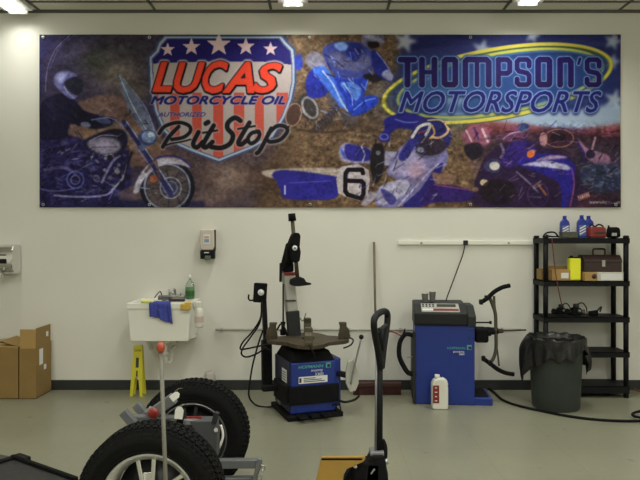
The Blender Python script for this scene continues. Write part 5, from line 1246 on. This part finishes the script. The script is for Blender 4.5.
# bulkhead: tapered steel box head seen from the fork side
b0 = PJ(316, 480, 3.22); b1 = PJ(334.5, 457.5, 3.25); b2 = PJ(363.5, 457, 3.34)
MB().poly3([], []).bm.free()
def slab(pts, n, th):
    m = MB(); N = Vector(n).normalized()*th
    vs = [Vector(p) for p in pts]+[Vector(p)+N for p in pts]; k = len(pts)
    m.poly3(vs, [tuple(range(k))[::-1], tuple(range(k, 2*k))]+[(i, (i+1) % k, (i+1) % k+k, i+k) for i in range(k)])
    bmesh.ops.recalc_face_normals(m.bm, faces=m.bm.faces[:]); bmesh.ops.bevel(m.bm, geom=m.bm.edges[:], offset=.004, segments=2, affect='EDGES')
    return m
q = 3.25
slab([PJ(321, 457.5, q), PJ(362, 457.5, q), PJ(364.5, 461.5, q), PJ(344.5, 470.5, q), PJ(343, 480, q), PJ(342, 512, q), PJ(309, 512, q), PJ(316, 480, q)], (.12, 1, 0), .022).build('head_plate', M['yelpaint'], pj)
slab([PJ(320.8, 457.2, q), PJ(363, 457.2, q), PJ(364, 455.4, q+.05), PJ(322, 455.4, q+.05)], (0, 0, -1), .02).build('head_top', M['yelpaint'], pj)
slab([PJ(361, 457.2, q+.02), PJ(365.5, 457.6, q+.02), PJ(365, 461, q+.02), PJ(360, 462, q+.02)], (0, 1, 0), .05).build('head_lug', M['yelpaint'], pj)
for s_ in (-.13, .13):
    c = PJ(325, 500, q); base = Vector((c.x, c.y, 0))+fs_*s_
    base.z = .055
    m = MB().bar(base+fd*.02, base+fd*.66, .15, .05, bev=.008); f_ = m.build('fork', M['yelpaint'], pj)
    MB().cyl(base+fd*.60+fs_*.05-Vector((0, 0, .027)), base+fd*.60-fs_*.05-Vector((0, 0, .027)), .028, n=16).build('load_roller', M['dark'], f_)
# pump
dpj = 3.36
MB().box(PJ(366, 470, dpj), (.15, .12, .12), bev=.015).build('pump_block', M['blackm'], pj)
MB().prism([(PJ(342, 470, 1).x*0+PJ(343, 480, dpj).x, PJ(343, 480, dpj).z), (PJ(350, 466, dpj).x, PJ(350, 466, dpj).z), (PJ(362, 463, dpj).x, PJ(362, 463, dpj).z), (PJ(372, 463, dpj).x, PJ(372, 463, dpj).z), (PJ(372, 500, dpj).x, PJ(372, 500, dpj).z), (PJ(343, 500, dpj).x, PJ(343, 500, dpj).z)], dpj-3.3-.03, dpj-3.3+.05, bev=.006).build('linkage_plate', M['blackm'], pj)
MB().prism([(PJ(371, 452, dpj).x, PJ(371, 452, dpj).z), (PJ(383, 452, dpj).x, PJ(383, 452, dpj).z), (PJ(387, 470, dpj).x, PJ(387, 470, dpj).z), (PJ(388, 500, dpj).x, PJ(388, 500, dpj).z), (PJ(362, 500, dpj).x, PJ(362, 500, dpj).z), (PJ(366, 462, dpj).x, PJ(366, 462, dpj).z)], dpj-3.3-.06, dpj-3.3+.06, bev=.01).build('pump_housing', M['blackm'], pj)
MB().box(PJ(376.5, 451.5, dpj), (.075, .09, .025), bev=.006).build('handle_clamp', M['galv'], pj)
MB().cyl(PJ(384, 462, dpj-.03), PJ(388, 461, dpj-.03), .016, n=12).build('pivot_bolt', M['steel'], pj)
MB().sphere(PJ(355.5, 466, dpj-.05), .013).build('grease_fitting', M['offw'], pj)
MB().tube([PJ(371, 474, dpj-.08), PJ(373, 471, dpj-.08), PJ(374.5, 469, dpj-.08)], .006, n=6).build('release_chain', M['steel'], pj)
MB().tube([PJ(382, 440, dpj), PJ(384.5, 446, dpj), PJ(385, 455, dpj), PJ(384, 462, dpj)], .014, n=8).build('release_rod', M['blackm'], pj)
hb, ht = PJ(378.5, 452, dpj), PJ(379.2, 350, dpj+.02)
MB().cyl(hb, ht, .023, .020, n=16).build('handle_shaft', M['black'], pj)
MB().cyl(hb+Vector((-.018, -.02, .0)), PJ(376.4, 346, dpj), .0065, n=8).build('control_rod', M['galv'], pj)
base_c = Vector(PJ(381, 350, dpj+.02))
wv = Vector((.36, 1, 0)).normalized()           # the loop is turned nearly edge-on
loop = []
dz_top = Z(310.5, dpj)-Z(352, dpj)
prof_ = [(-.012, -.10), (-.06, .0), (-.12, .09), (-.15, .15), (-.14, .185), (-.08, .202), (0, .206), (.08, .202), (.14, .185), (.15, .15), (.12, .09), (.06, .0), (.012, -.10)]
for u, v in prof_: loop.append(base_c+wv*u+Vector((0, 0, v)))
MB().tube(loop, .018, n=10, sub=5).build('loop_handle', M['black'], pj)
MB().tube([base_c+wv*.0, base_c+wv*.0+Vector((0, 0, .12))], .018, n=10, curve=False).build('handle_neck', M['black'], pj)
MB().tube([base_c+wv*.11+Vector((0, 0, .12)), base_c+Vector((-.02, 0, .10)), base_c-wv*.11+Vector((-.0, 0, .12))], .012, n=8).build('release_lever', M['dark'], pj)
for s_ in (-.06, .06):
    c = Vector(PJ(374, 480, dpj)); c.z = .09
    MB().cyl(c+fs_*s_-fs_*.022, c+fs_*s_+fs_*.022, .09, n=28).build('steer_wheel', M['dark'], pj)

# ------------------------------------------------------------------ black ramp, front left
A1, B1 = FL(15, 457.2, .05), FL(82, 481, .05)
dirv = (B1-A1); dirv.z = 0; L_ = dirv.normalized(); pr = Vector((L_.y, -L_.x, 0))
if pr.y > 0: pr = -pr
rt = thing('vehicle_ramp', 'low black steel ramp platform on the floor at the bottom left corner', 'ramp', (A1.x, A1.y, 0))
def RT(u, v, z): p = L_*u+pr*v; return (p.x, p.y, z)
m = MB(); vs = [RT(0, 0, 0), RT(.74, 0, 0), RT(.74, .75, 0), RT(0, .75, 0), RT(0, 0, .05), RT(.74, 0, .05), RT(.74, .75, .05), RT(0, .75, .05)]
m.poly3(vs, [(3, 2, 1, 0), (4, 5, 6, 7), (0, 1, 5, 4), (1, 2, 6, 5), (2, 3, 7, 6), (3, 0, 4, 7)]); m.build('deck', M['ramp'], rt)
MB().bar(RT(0, .02, .062), RT(.74, .02, .062), .03, .025, bev=.004).build('edge_rail', M['blackm'], rt)
MB().bar(RT(.02, .03, .058), RT(.02, .73, .058), .05, .016, bev=.004).build('end_lip', M['blackm'], rt)
MB().bar(RT(.02, .0, .066), RT(.16, .0, .066), .05, .03, bev=.006).build('corner_cap', M['black'], rt)
m = MB(); vs = [RT(-.02, 0, .048), RT(-.02, .75, .048), RT(-.5, .75, .004), RT(-.5, 0, .004), RT(-.02, 0, 0), RT(-.02, .75, 0), RT(-.5, .75, 0), RT(-.5, 0, 0)]
m.poly3(vs, [(0, 1, 2, 3), (7, 6, 5, 4), (0, 3, 7, 4), (1, 0, 4, 5), (2, 1, 5, 6), (3, 2, 6, 7)]); m.build('approach_plate', mat('dark_grey_chequer_plate', (.05, .05, .04, 1), .6, noise=.3, scale=30), rt)
